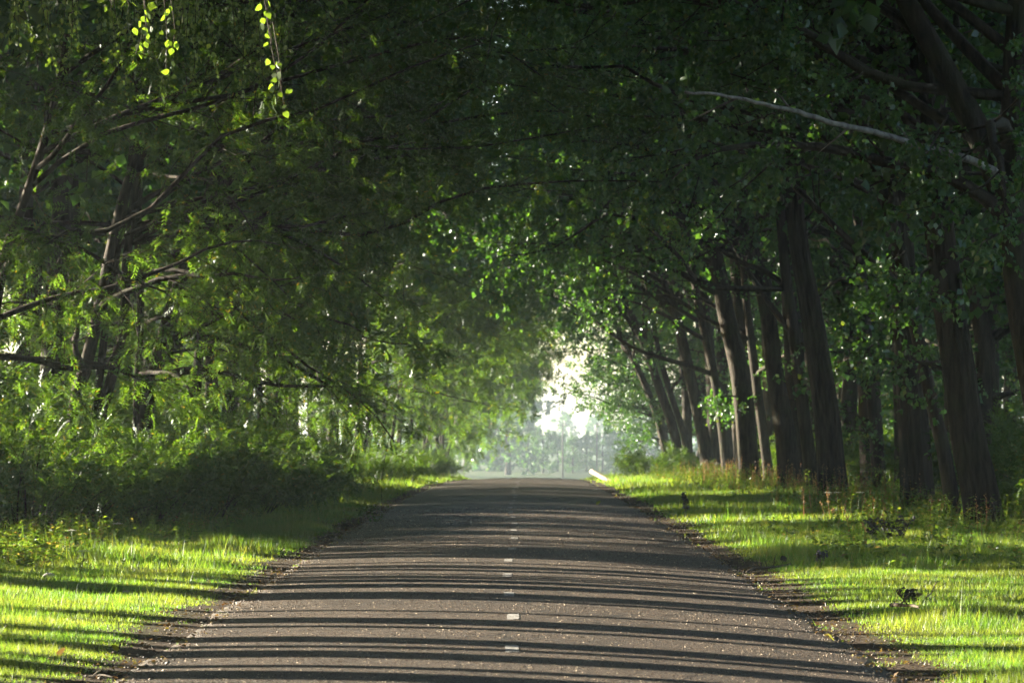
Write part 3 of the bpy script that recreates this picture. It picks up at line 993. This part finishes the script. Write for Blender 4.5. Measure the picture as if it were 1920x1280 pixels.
# ---- the pendulous near branch in the top left corner
def birch():
    Y = 32.5
    loc = np.array([-7.6, Y, float(ground(-7.6, Y)) - .1])
    t = Tree('birch_tree', 600, loc)
    rng = t.rng
    P, R = t.stem([np.array([.02 * h, .03 * math.sin(h), h]) for h in (0, 2, 4, 6, 8, 10, 12)], .17, .04, 14, .02, n=30)
    arms = []
    for k, (h, az, L) in enumerate([(6.9, -.45, 5.4), (7.2, .1, 5.4), (7.5, -.25, 6.0), (7.2, -.6, 4.2), (7.6, .5, 4.4), (8.0, 0, 4)]):
        i = int(np.argmin(abs(P[:, 2] - h)))
        A = smooth_path([P[i] + np.array([math.cos(az) * L * u, math.sin(az) * L * u, .9 * u - .9 * u * u]) for u in (0, .25, .5, .75, 1)], 14)
        tube(t.limbwood, A, np.linspace(.05, .012, 14), 6)
        arms.append(A)
    for A in arms:
        for j in range(26):
            u = rng.uniform(2, 13); i = min(int(u), 12)
            p = A[i] + (A[i + 1] - A[i]) * (u - i)
            L = rng.uniform(.5, 1.7)
            sw = rng.normal(0, .22, 2)
            Q = np.array([p + np.array([sw[0] * v, sw[1] * v, -L * v]) for v in (0, .25, .5, .75, 1)])
            tube(t.limbwood, Q, np.linspace(.006, .0025, 5), 3, cap=False)
            n = int(L * 34)
            v = rng.uniform(.1, 1, n)
            b = p + np.stack([sw[0] * v, sw[1] * v, -L * v], -1) + rng.normal(0, .03, (n, 3))
            ax = rng.normal(0, .5, (n, 3)) + np.array([0, 0, -.9])
            sz = rng.uniform(.045, .07, n)
            leaves_kite(t.leaf, b, ax, norm(rng.normal(0, 1, (n, 3))), sz, sz * .85, rng)
    o = t.finish(M['bark2'], M['birch'])
    # the lowest sunlit sprigs: every leaf of its own
    lm = Buf()
    leaf = np.array([[0, 0, 0], [.26, .1, -.12], [.4, .06, -.36], [.28, 0, -.66], [0, -.06, -1], [-.28, 0, -.66], [-.4, .06, -.36], [-.26, .1, -.12]])
    lm.add(leaf, [[0, 1, 7], [1, 2, 7], [2, 6, 7], [2, 3, 6], [3, 5, 6], [3, 4, 5]])
    me = lm.mesh('leaf', M['birch'])
    spr = [((270, 15), (252, 100), 9), ((268, 10), (268, 102), 7), ((305, -5), (308, 140), 14), ((200, -10), (205, 18), 4), ((233, -10), (237, 22), 5),
           ((497, -10), (495, 30), 6), ((500, 30), (506, 90), 5), ((512, 110), (532, 208), 10), ((525, 130), (518, 190), 6), ((320, 10), (322, 95), 6)]
    for (a, b_, n) in spr:
        p = WP(*a, 28.4) - loc; q = WP(*b_, 28.4) - loc
        top = p + np.array([-.1, .3, .5])
        sb = Buf()
        Q = smooth_path([top, p, (p + q) / 2 + np.array([.02, .03, 0]), q], 10)
        tube(sb, Q, np.linspace(.006, .0025, 10), 4)
        sp = sb.build('hanging_twig', M['bark2'], o)
        for j in range(n):
            u = .45 + .55 * (j + rng.random()) / n
            x = u * 9; i = min(int(x), 8)
            lp = Q[i] + (Q[i + 1] - Q[i]) * (x - i)
            lo = bpy.data.objects.new('leaf', me)
            COL.objects.link(lo)
            lo.parent = sp
            lo.location = tuple(lp + rng.normal(0, .045, 3) * np.array([1, 1, .5]))
            lo.rotation_euler = (rng.normal(0, .5), rng.normal(0, .6), rng.uniform(0, 6.28))
            s_ = rng.uniform(.058, .092)
            lo.scale = (s_, s_, s_)
    tag(o, 'hanging leafy twigs of a near tree dangling in the top left corner', 'tree')


birch()


# ------------------------------------------------------------------ shrubs
def shrub(seed, h, rx, nst=54, m=3, lf=.066, leafm='locust', name='leafy_shrub'):
    t = Tree(name, seed, np.zeros(3))
    rng = t.rng
    for k in range(nst):
        a = rng.uniform(0, 6.283); rr = math.sqrt(rng.random())
        b = np.array([rx * .55 * rr * math.cos(a), rx * .55 * rr * math.sin(a), -.05])
        lean = rng.uniform(.1, .55) * (.4 + rr)
        L = h * rng.uniform(.55, 1.15) * (1.1 - .35 * rr)
        d = norm(np.array([math.cos(a) * lean, math.sin(a) * lean, 1.0]))
        Q = [b]
        for j in range(6):
            d = norm(d + rng.normal(0, .1, 3) + np.array([math.cos(a), math.sin(a), 0]) * .1 - np.array([0, 0, .05]))
            Q.append(Q[-1] + d * L / 6)
        Q = np.array(Q)
        tube(t.limbwood, Q, np.linspace(.014, .004, 7), 4, cap=False)
        t.twigs(Q[1:], 11, .3)
        t.twigs(Q[3:], 7, .25)
    p, d, l = np.concatenate(t.tw_p), np.concatenate(t.tw_d), np.concatenate(t.tw_l)
    n = len(p)
    q = (p[:, None] + d[:, None] * l[:, None, None] * rng.random((n, m, 1))).reshape(-1, 3)
    ax = (d[:, None] * .6 + rng.normal(0, .45, (n, m, 3)) + np.array([0, 0, .12])).reshape(-1, 3)
    fronds(t.leaf, q, ax, .3 * rng.uniform(.7, 1.3, len(q)), rng, 7, lf, lf * .5)
    o = t.root
    x = t.limbwood.build('stems', M['bark2'], o); x['kind'] = 'stuff'
    x = t.leaf.build('foliage', M[leafm], o); x['kind'] = 'stuff'
    return o


SHR = [shrub(700, 2.0, 1.9), shrub(701, 1.7, 1.7), shrub(702, 1.85, 2.1)]
SH = [
    (-8.4, 52, 0, .95, 'dense leafy bush cut by the left edge behind the sunlit verge'),
    (-7.4, 55, 1, 1.05, 'dense bush in front of the three-stemmed tree on the left'),
    (-9.2, 57, 2, 1.1, 'bush with lit tips between the left edge and the three-stemmed tree'),
    (-6.9, 59, 2, 1.0, 'dark bush below the forked tree with the arched branch'),
    (-6.3, 63.5, 0, .95, 'rounded dark bush at the middle of the left thicket'),
    (-8.2, 64, 1, 1.2, 'tall bush with pale feathery tips at the feet of the forked tree'),
    (-6.0, 69, 1, 1.0, 'bush on the road side of the left thicket before its end'),
    (-5.9, 75, 2, .9, 'last dark bush of the left thicket, beside the narrowing verge'),
    (-7.6, 73, 0, 1.1, 'taller bush behind the end of the left thicket'),
    (-10.6, 62, 0, 1.35, 'tall shading bush added deep in the left thicket behind the forked tree'),  # this bush row is added to block low sun behind the thicket
    (-11.2, 69, 2, 1.4, 'tall shading bush added deep in the left thicket, farther along'),
    (-10.4, 77, 1, 1.4, 'tall shading bush added behind the far end of the left thicket'),
    (-11.4, 55, 1, 1.3, 'tall shading bush added deep behind the left edge of the thicket'),
    (-14.2, 61, 0, 2.2, None), (-14.6, 66, 1, 2.2, None), (-14.0, 71, 2, 2.2, None), (-14.8, 76, 0, 2.2, None), (-14.2, 82, 1, 2.2, None), (-14.6, 89, 2, 2.2, None), (-14, 97, 0, 2.2, None), (-13.6, 64, 2, 1.5, None), (-13.8, 79, 1, 1.6, None),  # bushes added farther left to keep low sun off the thicket
    (-9.6, 88, 0, 1.5, None), (-10.2, 95, 2, 1.6, None), (-9.4, 103, 1, 1.2, None), (-10.4, 111, 0, 1.1, None), (-9.2, 126, 2, 1.0, None), (-9.8, 134, 1, 1.0, None),
    (-8.9, 150, 0, 1.1, None), (-9.2, 166, 2, 1.2, None), (-8.6, 182, 1, 1.3, None), (-8.2, 199, 2, 1.4, None), (-8, 214, 1, 1.4, None),
    (-17, 84, 0, 1.5, None), (-18.5, 92, 2, 1.5, None), (-17.4, 100, 1, 1.6, None), (-19, 108, 0, 1.5, None), (-17, 116, 2, 1.5, None), (-19.5, 125, 1, 1.6, None), (-18, 134, 0, 1.5, None), (-20, 144, 2, 1.6, None), (-18, 155, 1, 1.6, None), (-20.5, 167, 0, 1.6, None), (-18.5, 180, 2, 1.7, None), (-20, 194, 1, 1.7, None),
    (-7.0, 84, 1, 1.0, 'half-lit bush beyond the left thicket'),
    (-6.6, 96, 2, .9, 'hazy bush set back between the thicket and the sunlit bush'),
    (-4.9, 116, 0, .8, 'sunlit low bush standing alone on the far left verge'),
    (-6.2, 121, 1, .9, 'sunlit bush just left of the low bush on the far left verge'),
    (-5.6, 140, 2, .9, 'misty bush near the far end of the left verge'),
    (-5.8, 160, 1, 1.0, 'faint misty bush at the crest on the left'),
    (6.3, 148, 0, .85, 'bright green shrub at the end of the right verge behind the leaning log'),
    (7.9, 146, 2, .85, 'darker shrub on the right side of the bright verge shrub'),
    (8.6, 131, 1, .55, 'small low shrub at the foot of the slim sixth trunk'),
    (12.6, 63, 0, 1.3, 'R'), (13.4, 71, 2, 1.4, 'R'), (12.8, 80, 1, 1.4, 'R'), (13.6, 90, 0, 1.4, 'R'), (13.2, 101, 2, 1.4, 'R'), (14, 113, 1, 1.5, 'R'), (13.4, 127, 0, 1.5, 'R'), (12.2, 56.5, 1, 1.3, 'R'),
    (10.6, 60, 1, .6, 'shaded low shrub behind the thick trunk nearest the right edge'),
]
for k, (dx, Y, v, s_, lab) in enumerate(SH):
    if lab == 'R':
        place(SHR[v], dx + float(xc(Y)), Y, k * 1.7, s_, 'dim tall bush in the undergrowth deep behind the right trunks', 'undergrowth behind the right row', 'bush', 0)
        continue
    if -9.5 < dx < 0 and Y < 80: s_ *= 1.18
    place(SHR[v], dx + float(xc(Y)), Y, k * 1.7, s_, lab or 'tall shadowy bush in the undergrowth deep behind the left row', 'bushes on the verges' if lab else 'undergrowth behind the left row', 'bush', 0)


# ------------------------------------------------------------------ grass, weeds, litter
def in_view(x, Y, pad=.8):
    return np.abs(x) < .1745 * Y + pad


def edge_of_grass(x, Y):
    s = np.where(x - xc(Y) < 0, -1.0, 1.0)
    return 3.16 + .5 * fnoise(Y * .45 + s * 33, s * 7.7) ** 1.3 + .35 * (fnoise(Y * 2.3 + 9 * s, 2.2) - .4)


def grass():
    rng = np.random.default_rng(21)
    b = Buf()
    for (y0, y1, dens, hgt, wd, segs) in [(18, 28, 2500, .06, .0045, 1), (28, 40, 1550, .068, .006, 1), (40, 58, 700, .1, .0105, 1), (58, 90, 210, .13, .018, 1), (90, 175, 60, .17, .034, 1)]:
        xm = .1745 * y1 + .8
        n = int((y1 - y0) * 2 * xm * dens)
        x = rng.uniform(-xm, xm, n); Y = rng.uniform(y0, y1, n)
        d = np.abs(x - xc(Y))
        e = edge_of_grass(x, Y)
        clump = fnoise(x * 2.7, Y * 2.0)
        pr = np.clip((d - e) / .22 + .25, 0, 1) * np.clip(.35 + 1.3 * clump, 0, 1)
        stray = (d > 2.95) & (fnoise(x * 5 + 4, Y * 3.1) > .72)
        pr = np.maximum(pr, stray * .5)
        keep = in_view(x, Y) & (rng.random(n) < pr) & (d < 13)
        x, Y, d, clump, e = x[keep], Y[keep], d[keep], clump[keep], e[keep]
        n = len(x)
        tall = fnoise(x * .7 + 50, Y * .45 + 9)
        h = hgt * rng.uniform(.45, 1.25, n) * (.55 + .9 * clump) * (.8 + 1.6 * np.clip(tall - .52, 0, 1) * 2)
        h *= np.where(rng.random(n) < .025, rng.uniform(1.4, 2.6, n), 1) * np.clip(.45 + (d - e) * 1.2, .45, 1.15)
        z = ground(x, Y) - .005
        p = np.stack([x, Y, z], -1)
        a = rng.uniform(0, 6.283, n)
        sd = np.stack([np.cos(a), np.sin(a), 0 * a], -1) * (wd * rng.uniform(.6, 1.3, n))[:, None] * .5
        a2 = rng.uniform(0, 6.283, n)
        ln = (h * rng.uniform(.1, .75, n))[:, None] * np.stack([np.cos(a2), np.sin(a2), 0 * a], -1)
        up = np.array([0, 0, 1.0]) * h[:, None]
        if segs == 2:
            m = p + ln * .3 + up * .58
            v = np.stack([p - sd, p + sd, m + sd * .8, m - sd * .8, p + ln + up * rng.uniform(.75, 1.05, (n, 1))], 1)
            i = np.arange(n)[:, None] * 5
            b.add(v, np.concatenate([i + [0, 1, 2], i + [0, 2, 3], i + [3, 2, 4]], 1))
        else:
            v = np.stack([p - sd, p + sd, p + ln + up], 1)
            b.add(v, np.arange(n * 3).reshape(-1, 3))
    o = b.build('grass', M['grass'])
    tag(o, 'short green grass on both verges, streaked with sun and shade', 'grass', kind='stuff')


grass()


def weeds():
    """tall mixed ground cover along the feet of the trees"""
    rng = np.random.default_rng(31)
    for nm, mat, lab, regs in [
        ('tall_weeds', M['weed'], 'tall green weeds and nettles along the feet of the trees',
         [(6.4, 12, 46, 75, 1500, .5), (5.6, 11, 75, 160, 1700, .6), (-9, -6.2, 36, 50, 800, .36), (-7, -5, 46, 62, 220, .4), (-7.5, -4.4, 75, 170, 900, .5), (4.5, 8.5, 38, 56, 260, .26)]),
        ('dry_seed_stalks', M['dryweed'], 'reddish dry seed stalks standing among the weeds on the right',
         [(6.2, 9.5, 62, 130, 420, .75), (5.5, 9, 48, 62, 60, .5)])]:
        b = Buf()
        for (x0, x1, y0, y1, n, hh) in regs:
            x = rng.uniform(x0, x1, n); Y = rng.uniform(y0, y1, n)
            x = x + xc(Y)
            k = (fnoise(x * .8 + 3, Y * .5) > .38)
            x, Y = x[k], Y[k]
            for j in range(len(x)):
                h = hh * rng.uniform(.55, 1.35)
                p = np.array([x[j], Y[j], float(ground(x[j], Y[j])) - .01])
                top = p + np.array([rng.normal(0, .08), rng.normal(0, .08), h])
                s = .004 + .00004 * Y[j]
                b.add([p + [s, 0, 0], p + [-s, 0, 0], top], [[0, 1, 2]])
                if nm == 'tall_weeds':
                    m = 9
                    u = rng.uniform(.2, 1, m)
                    q = p + (top - p) * u[:, None]
                    a = rng.uniform(0, 6.283, m)
                    ax = np.stack([np.cos(a), np.sin(a), rng.uniform(-.2, .7, m)], -1)
                    sz = rng.uniform(.05, .13, m) * (1.2 - .5 * u)
                    leaves_kite(b, q, ax, norm(np.array([0, 0, 1.0]) + rng.normal(0, .4, (m, 3))), sz, sz * .45, rng)
                else:
                    m = 16
                    u = rng.uniform(.55, 1, m)
                    q = p + (top - p) * u[:, None] + rng.normal(0, .015, (m, 3))
                    sz = rng.uniform(.02, .045, m)
                    leaves_kite(b, q, rng.normal(0, .5, (m, 3)) + np.array([0, 0, .7]), norm(rng.normal(0, 1, (m, 3))), sz, sz * .6, rng)
        tag(b.build(nm, mat), lab, 'weeds', kind='stuff')


weeds()


def litter():
    rng = np.random.default_rng(41)
    b = Buf()
    n = 9000
    s = np.where(rng.random(n) < .5, -1, 1)
    Y = 18 + 70 * rng.random(n) ** 1.8
    d = 2.85 + np.abs(rng.normal(0, .45, n))
    x = xc(Y) + s * d
    k = in_view(x, Y) & (fnoise(x * 2 + 9, Y * 1.1) > .36)
    x, Y, d = x[k], Y[k], d[k]
    n = len(x)
    z = np.where(d < half(Y, 1) - .05, road_z(x, Y), ground(x, Y)) + rng.uniform(.006, .025, n)
    ax = rng.normal(0, 1, (n, 3)) * np.array([1, 1, .22])
    sz = rng.uniform(.015, .06, n)
    leaves_kite(b, np.stack([x, Y, z], -1), ax, norm(np.array([0, 0, 1.0]) + rng.normal(0, .35, (n, 3))), sz, sz * rng.uniform(.25, .75, n), rng)
    tag(b.build('leaf_litter', M['fallen']), 'dry leaf litter along both broken road edges', 'litter', kind='stuff')
    b = Buf()
    n = 2600
    s = np.where(rng.random(n) < .5, -1, 1)
    Y = 18 + 50 * rng.random(n) ** 1.8
    d = 2.75 + np.abs(rng.normal(0, .38, n))
    x = xc(Y) + s * d
    k = in_view(x, Y)
    for xx, yy, dd in zip(x[k], Y[k], d[k]):
        zz = float(road_z(xx, yy)) if dd < 2.9 else float(ground(xx, yy)) + .012
        r = rng.uniform(.005, .018) * (1.6 if rng.random() < .05 else 1)
        o = np.array([[1, 0, 0], [0, 1, 0], [-1, 0, 0], [0, -1, 0], [0, 0, .8], [0, 0, -.5]]) * rng.uniform(.6, 1.2, (6, 3)) * r
        b.add(o + [xx, yy, zz], [[0, 1, 4], [1, 2, 4], [2, 3, 4], [3, 0, 4], [1, 0, 5], [2, 1, 5], [3, 2, 5], [0, 3, 5]])
    tag(b.build('gravel', M['chips']), 'loose gravel crumbs along the broken road edges', 'gravel', kind='stuff')


litter()


def on_ground(px, py):
    """world point of the ground seen at a pixel"""
    Y = CAMH * FPX / (py - HY)
    for _ in range(12):
        x = (px - 960) / FPX * Y
        Y = (CAMH - float(ground(x, Y))) * FPX / (py - HY)
    return np.array([(px - 960) / FPX * Y, Y, float(ground((px - 960) / FPX * Y, Y))])


def stick(a, b_, r, lab, bends=3, twig=True, seed=0, lift=.03):
    rng = np.random.default_rng(seed)
    p, q = on_ground(*a), on_ground(*b_)
    loc = p.copy()
    p = p * 0 + [0, 0, lift]; q = q - loc + [0, 0, lift * 1.5]
    pts = [p + (q - p) * u + rng.normal(0, .02, 3) * (0 < u < 1) for u in np.linspace(0, 1, bends + 2)]
    P = smooth_path(pts, 14)
    b = Buf()
    tube(b, P, np.linspace(r, r * .5, 14), 7, ridged(seed, .1, False))
    if twig:
        for i in (5, 8):
            d = norm(rng.normal(0, 1, 3) + np.array([0, 0, 1.0]))
            tube(b, np.array([P[i], P[i] + d * .12, P[i] + d * .2 + [.02, 0, 0]]), [r * .4, r * .3, .002], 5)
    o = b.build('fallen_stick', M['stick'], smooth=True)
    o.location = tuple(loc)
    tag(o, lab, 'stick', 'fallen sticks on the verges')
    return o


stick((1670, 1152), (1722, 1166), .022, 'short thick dead stick lying on the sunlit right verge', seed=1, lift=.1)
stick((1400, 1076), (1482, 1062), .02, 'dark fallen branch across the right road edge', seed=2)
stick((1362, 1072), (1408, 1074), .009, 'thin dark twig on the asphalt at the end of the fallen branch', seed=3, twig=False, lift=.015)
stick((1735, 1140), (1760, 1118), .008, 'thin twig poking up beside the short thick stick on the right', seed=4, lift=.12)
stick((1410, 1212), (1455, 1219), .01, 'thin dark twig lying alone on the right side of the road', seed=5, twig=False, lift=.02)
stick((225, 1222), (238, 1203), .006, 'pale broken straw standing at the left road edge', seed=6, twig=False, lift=.04)
stick((150, 1262), (215, 1275), .01, 'low twig at the bottom left corner of the road', seed=7, lift=.02)


def road_leaf(px, py, s, lab, mat='freshleaf', seed=0, tilt=.5):
    p = on_ground(px, py)
    if abs(p[0]) < 3: p[2] = float(road_z(p[0], p[1]))
    b = Buf()
    L_ = np.array([[0, -.5, 0], [.3, -.3, .12], [.42, 0, .16], [.25, .35, .1], [0, .55, .02], [-.25, .35, .14], [-.42, 0, .2], [-.3, -.3, .14], [0, 0, 0]])
    b.add(L_, [[i, (i + 1) % 8, 8] for i in range(8)])
    b.add([[-.02, -.5, 0], [.02, -.5, 0], [.02, -.9, .1], [-.02, -.9, .1]], None, [[0, 1, 2, 3]])
    o = b.build('fallen_leaf', M[mat])
    o.location = (p[0], p[1], p[2] + .03)
    o.rotation_euler = (tilt, .2, seed * 1.3)
    o.scale = (s, s, s)
    tag(o, lab, 'leaf', 'single fallen leaves')


road_leaf(1556, 1203, .085, 'yellow green leaf lying on the right side of the road', seed=1, tilt=.8)
road_leaf(217, 1220, .08, 'bright green leaf at the left road edge near the bottom', seed=2, tilt=.9)
road_leaf(118, 1228, .11, 'brown curled leaf in the grass near the bottom left corner', 'fallen', 3, .8)
road_leaf(1122, 948, .16, 'small yellow leaf on the far right road edge', seed=4, tilt=.8)
road_leaf(1693, 1044, .12, 'brown curled leaf in the bright grass band on the right', 'fallen', 5, .9)
road_leaf(77, 1207, .07, 'small brown leaf in the grass at lower left', 'fallen', 6, .9)
road_leaf(1468, 1052, .12, 'dark curled leaf on the grass just above the fallen branch', 'darkweed', 7, 1.1)


def stone(px, py, s, lab, seed):
    p = on_ground(px, py)
    rng = np.random.default_rng(seed)
    b = Buf()
    import bmesh
    bm = bmesh.new()
    bmesh.ops.create_icosphere(bm, subdivisions=2, radius=1)
    for v in bm.verts:
        c = np.array(v.co)
        v.co = Vector(tuple(c * (1 + .25 * math.sin(3 * c[0] + seed) * math.cos(2.3 * c[1]) + rng.normal(0, .05)) * np.array([1.3, .9, .7])))
    me = bpy.data.meshes.new('stone'); bm.to_mesh(me); bm.free()
    me.materials.append(M['stone'])
    o = bpy.data.objects.new('stone', me)
    COL.objects.link(o)
    o.location = (p[0], p[1], p[2] + s * .4)
    o.scale = (s, s, s)
    tag(o, lab, 'stone', 'stones on the verges')


stone(97, 1085, .075, 'pale rounded stone in the sunlit weeds on the left', 3)
stone(238, 1110, .03, 'small grey pebble in the bright grass on the left', 5)
stone(1640, 1060, .03, 'small pale pebble in the shaded grass band on the right', 8)


def umbel(px, py, h, lab, seed):
    p = on_ground(px, py)
    rng = np.random.default_rng(seed)
    root = empty('wild_carrot', tuple(p))
    b = Buf()
    top = np.array([rng.normal(0, .05), 0, h])
    tube(b, np.array([[0, 0, 0], top * .5 + [.02, 0, 0], top]), [.006, .005, .004], 5)
    f = Buf()
    for i in range(14):
        a = i * 2.4; r = .07 * math.sqrt((i + .5) / 14)
        q = top + np.array([r * math.cos(a), r * math.sin(a), .05 - r * .2])
        tube(b, np.array([top, q]), [.002, .0015], 3, cap=False)
        n = 9
        c = q + rng.normal(0, .01, (n, 3)) * np.array([1, 1, .3])
        leaves_kite(f, c, rng.normal(0, 1, (n, 3)) * np.array([1, 1, .2]), norm(np.array([0, 0, 1.0]) + rng.normal(0, .2, (n, 3))), np.full(n, .016), np.full(n, .016), rng)
    st = b.build('stem', M['weed'], root)
    fl = f.build('flower_head', M['umbel'], root)
    lf = Buf()
    m = 10
    u = rng.uniform(.1, .7, m)
    leaves_kite(lf, top * u[:, None], np.stack([rng.normal(0, 1, m), rng.normal(0, 1, m), np.full(m, .4)], -1), norm(rng.normal(0, .3, (m, 3)) + [0, 0, 1]), np.full(m, .1), np.full(m, .035), rng)
    lf.build('leaves', M['weed'], root)
    tag(root, lab, 'flower', 'white umbel flowers among the weeds')


umbel(1550, 972, .5, 'white umbel flower among the weeds below the third thick trunk', 1)
umbel(1568, 976, .52, 'white umbel flower just right of the one below the third thick trunk', 2)
umbel(1601, 980, .55, 'white umbel flower farther right, nearest to the dark withered plants', 3)
umbel(226, 1025, .34, 'white umbel flower standing against the dark left bushes', 4)
umbel(140, 1035, .3, 'white umbel flower at the back of the sunlit left weeds', 5)
umbel(150, 1075, .26, 'low white umbel flower in the middle of the sunlit left weeds', 6)


def dark_plant(px, py, h, lab, seed):
    p = on_ground(px, py)
    rng = np.random.default_rng(seed)
    root = empty('withered_plant', tuple(p))
    b, f = Buf(), Buf()
    for k in range(4):
        top = np.array([rng.normal(0, .08), rng.normal(0, .06), h * rng.uniform(.7, 1.05)])
        P = smooth_path([np.zeros(3), top * .5 + rng.normal(0, .02, 3), top], 8)
        tube(b, P, np.linspace(.007, .003, 8), 5)
        m = 16
        u = rng.uniform(.15, 1, m)
        q = top * u[:, None]
        a = rng.uniform(0, 6.283, m)
        ax = np.stack([np.cos(a), np.sin(a), rng.uniform(-.9, .3, m)], -1)
        sz = rng.uniform(.05, .11, m)
        leaves_kite(f, q, ax, norm(rng.normal(0, .7, (m, 3)) + [0, 0, 1]), sz, sz * .7, rng)
    b.build('stem', M['stick'], root)
    f.build('leaves', M['darkweed'], root)
    tag(root, lab, 'plant', 'dark withered plants on the right verge')


dark_plant(1635, 1012, .42, 'dark withered plant, leftmost of the three before the thick right trunk', 1)
dark_plant(1661, 1013, .4, 'dark withered plant, middle of the three before the thick right trunk', 2)
dark_plant(1690, 1012, .42, 'dark withered plant, rightmost of the three before the thick right trunk', 3)
dark_plant(1288, 966, .5, 'dark withered plant alone on the far right verge', 4)
dark_plant(1538, 1058, .22, 'small dark withered plant on the shaded grass above the fallen branch', 5)
dark_plant(1702, 1128, .15, 'tiny dark withered plant beside the short thick stick', 6)


# the pale log sticking out of the right verge
def log():
    Y = 128.0
    p, q = WP(1158, 912, Y), WP(1109, 883, Y + 2.0)
    loc = p.copy()
    b = Buf()
    P = smooth_path([p - loc, (p + q) / 2 - loc + [0, 0, .02], q - loc], 14)
    tube(b, P, np.linspace(.11, .095, 14), 14, ridged(3, .04, False))
    o = b.build('leaning_log', M['logwood'], smooth=True)
    o.location = tuple(loc)
    tag(o, 'pale barkless log jutting from the right verge near the crest', 'log')


log()

# ------------------------------------------------------------------ the open country beyond the trees
GENF = []
for s in range(2):
    t = Tree('distant_tree', 800 + s, np.zeros(3))
    rng = t.rng
    P, R = t.stem([np.array([.1 * math.sin(h), .1 * math.cos(h), h]) for h in (0, 2, 4, 7, 10, 12)], .3, .06, 10, .04)
    for k in range(22):
        h = .8 + 10.5 * (k + rng.random()) / 22
        i = int(np.argmin(abs(P[:, 2] - h)))
        az = k * 2.4 + rng.normal(0, .3); f = h / 12
        L = 5.2 * math.sin(math.pi * min(.97, .2 + .75 * f)) * rng.uniform(.75, 1.1) + .5
        t.limb(P[i], (math.cos(az), math.sin(az), .3 + .6 * f), L, .06, 7, 6, up=-.03)
    t.foliage('broad', 6, .45)
    GENF.append(t.finish(M['bark'], M['poplar']))
FAR = [
    (-1, 720, 2.1, 'mist-veiled tree left of the bright opening, nearest the road'),
    (-12, 780, 2.4, 'mist-veiled tree second from the bright opening on the left'),
    (-22, 700, 2.1, 'mist-veiled tree third from the bright opening on the left'),
    (-34, 820, 2.7, 'mist-veiled tall tree behind the left row at the crest'),
    (-4, 900, 2.5, 'faint tree whose edge borders the white opening'),
    (34, 700, 1.6, 'pale sunlit tree right of the bright opening'),
    (52, 760, 2.4, 'pale tall tree behind the right row at the crest'),
    (66, 720, 2.3, 'pale tree farther right behind the last trunks'),
]
for k, (x, Y, s_, lab) in enumerate(FAR):
    place(GENF[k % 2], x, Y, k * 1.1, s_, lab, 'trees beyond the end of the avenue')
for k, (x, Y) in enumerate([(-34, 285), (-40, 310), (-37, 345), (-46, 335), (-44, 380), (-40, 420), (-54, 370), (-50, 440), (-44, 480), (-62, 410)]):
    place(GENF[k % 2], x, Y, k * 1.7, 1.4 + .2 * math.sin(k * 2), 'pale leafy tree of the far wood glimpsed between the left trunks', 'far wood on the left')
for k, (px, Y, s_, lab) in enumerate([
        (1018, 745, .85, 'blue-grey distant tree at the left end of the opening'), (1046, 770, .8, 'blue-grey distant tree under the nearer pole'),
        (1074, 750, .72, 'blue-grey distant tree in the middle of the opening'), (1100, 775, .8, 'blue-grey distant tree under the thinner pole'),
        (1130, 750, .82, 'blue-grey distant tree right of the thinner pole'), (1158, 760, .95, 'blue-grey distant tree at the right end of the opening'),
        (990, 780, 1.0, 'blue-grey distant tree hidden behind the edge of the opening'), (1190, 780, 1.1, 'blue-grey distant tree behind the right row'),
        (1060, 1250, 1.35, 'faintest distant tree in the middle of the opening'), (1122, 1300, 1.4, 'faintest distant tree on the right of the opening')]):
    place(GENF[k % 2], (px - 960) / FPX * Y, Y, k * 2.2, s_, lab, 'distant trees in the valley')


def pole(px, Y, h, lab, r):
    x = (px - 960) / FPX * Y
    root = empty('utility_pole', (x, Y, float(ground(x, Y))))
    b = Buf(); tube(b, np.array([[0, 0, -.2], [0, 0, h * .5], [0.02, 0, h]]), [r, r * .85, r * .7], 10); b.build('post', M['pole'], root, smooth=True)
    b = Buf(); tube(b, np.array([[-.9, 0, h - .45], [0, -.12, h - .45], [.9, 0, h - .45]]), [.06] * 3, 6); b.build('crossarm', M['pole'], root)
    for dx in (-.8, .8):
        b = Buf(); tube(b, np.array([[dx, 0, h - .42], [dx, 0, h - .3], [dx, 0, h - .2]]), [.03, .06, .03], 8); b.build('insulator', M['stone'], root)
    tag(root, lab, 'pole', 'utility poles in the valley')


pole(1055, 620, 12.4, 'dark utility pole in the misty opening, left of the two', .2)
pole(1119, 700, 12.6, 'thin utility pole in the misty opening, right of the two', .15)


# ------------------------------------------------------------------ the misty air
hb = Buf()
x0, x1, y0, y1, z0, z1 = -1700, 1700, -350, 2900, -12.5, 28.5
hb.add([[x, y, z] for x in (x0, x1) for y in (y0, y1) for z in (z0, z1)], None,
       [[0, 1, 3, 2], [4, 6, 7, 5], [0, 4, 5, 1], [2, 3, 7, 6], [1, 5, 7, 3], [0, 2, 6, 4]])
hm, nt, out = new_mat('morning_mist')
pv = nt.nodes.new('ShaderNodeVolumePrincipled')
pv.inputs['Color'].default_value = (.72, .88, 1.0, 1)
pv.inputs['Density'].default_value = HAZE_DENSITY
pv.inputs['Anisotropy'].default_value = .45
nt.links.new(pv.outputs[0], out.inputs['Volume'])
haze = hb.build('haze', hm)
tag(haze, 'thin morning mist hanging through the avenue', 'haze', kind='stuff')
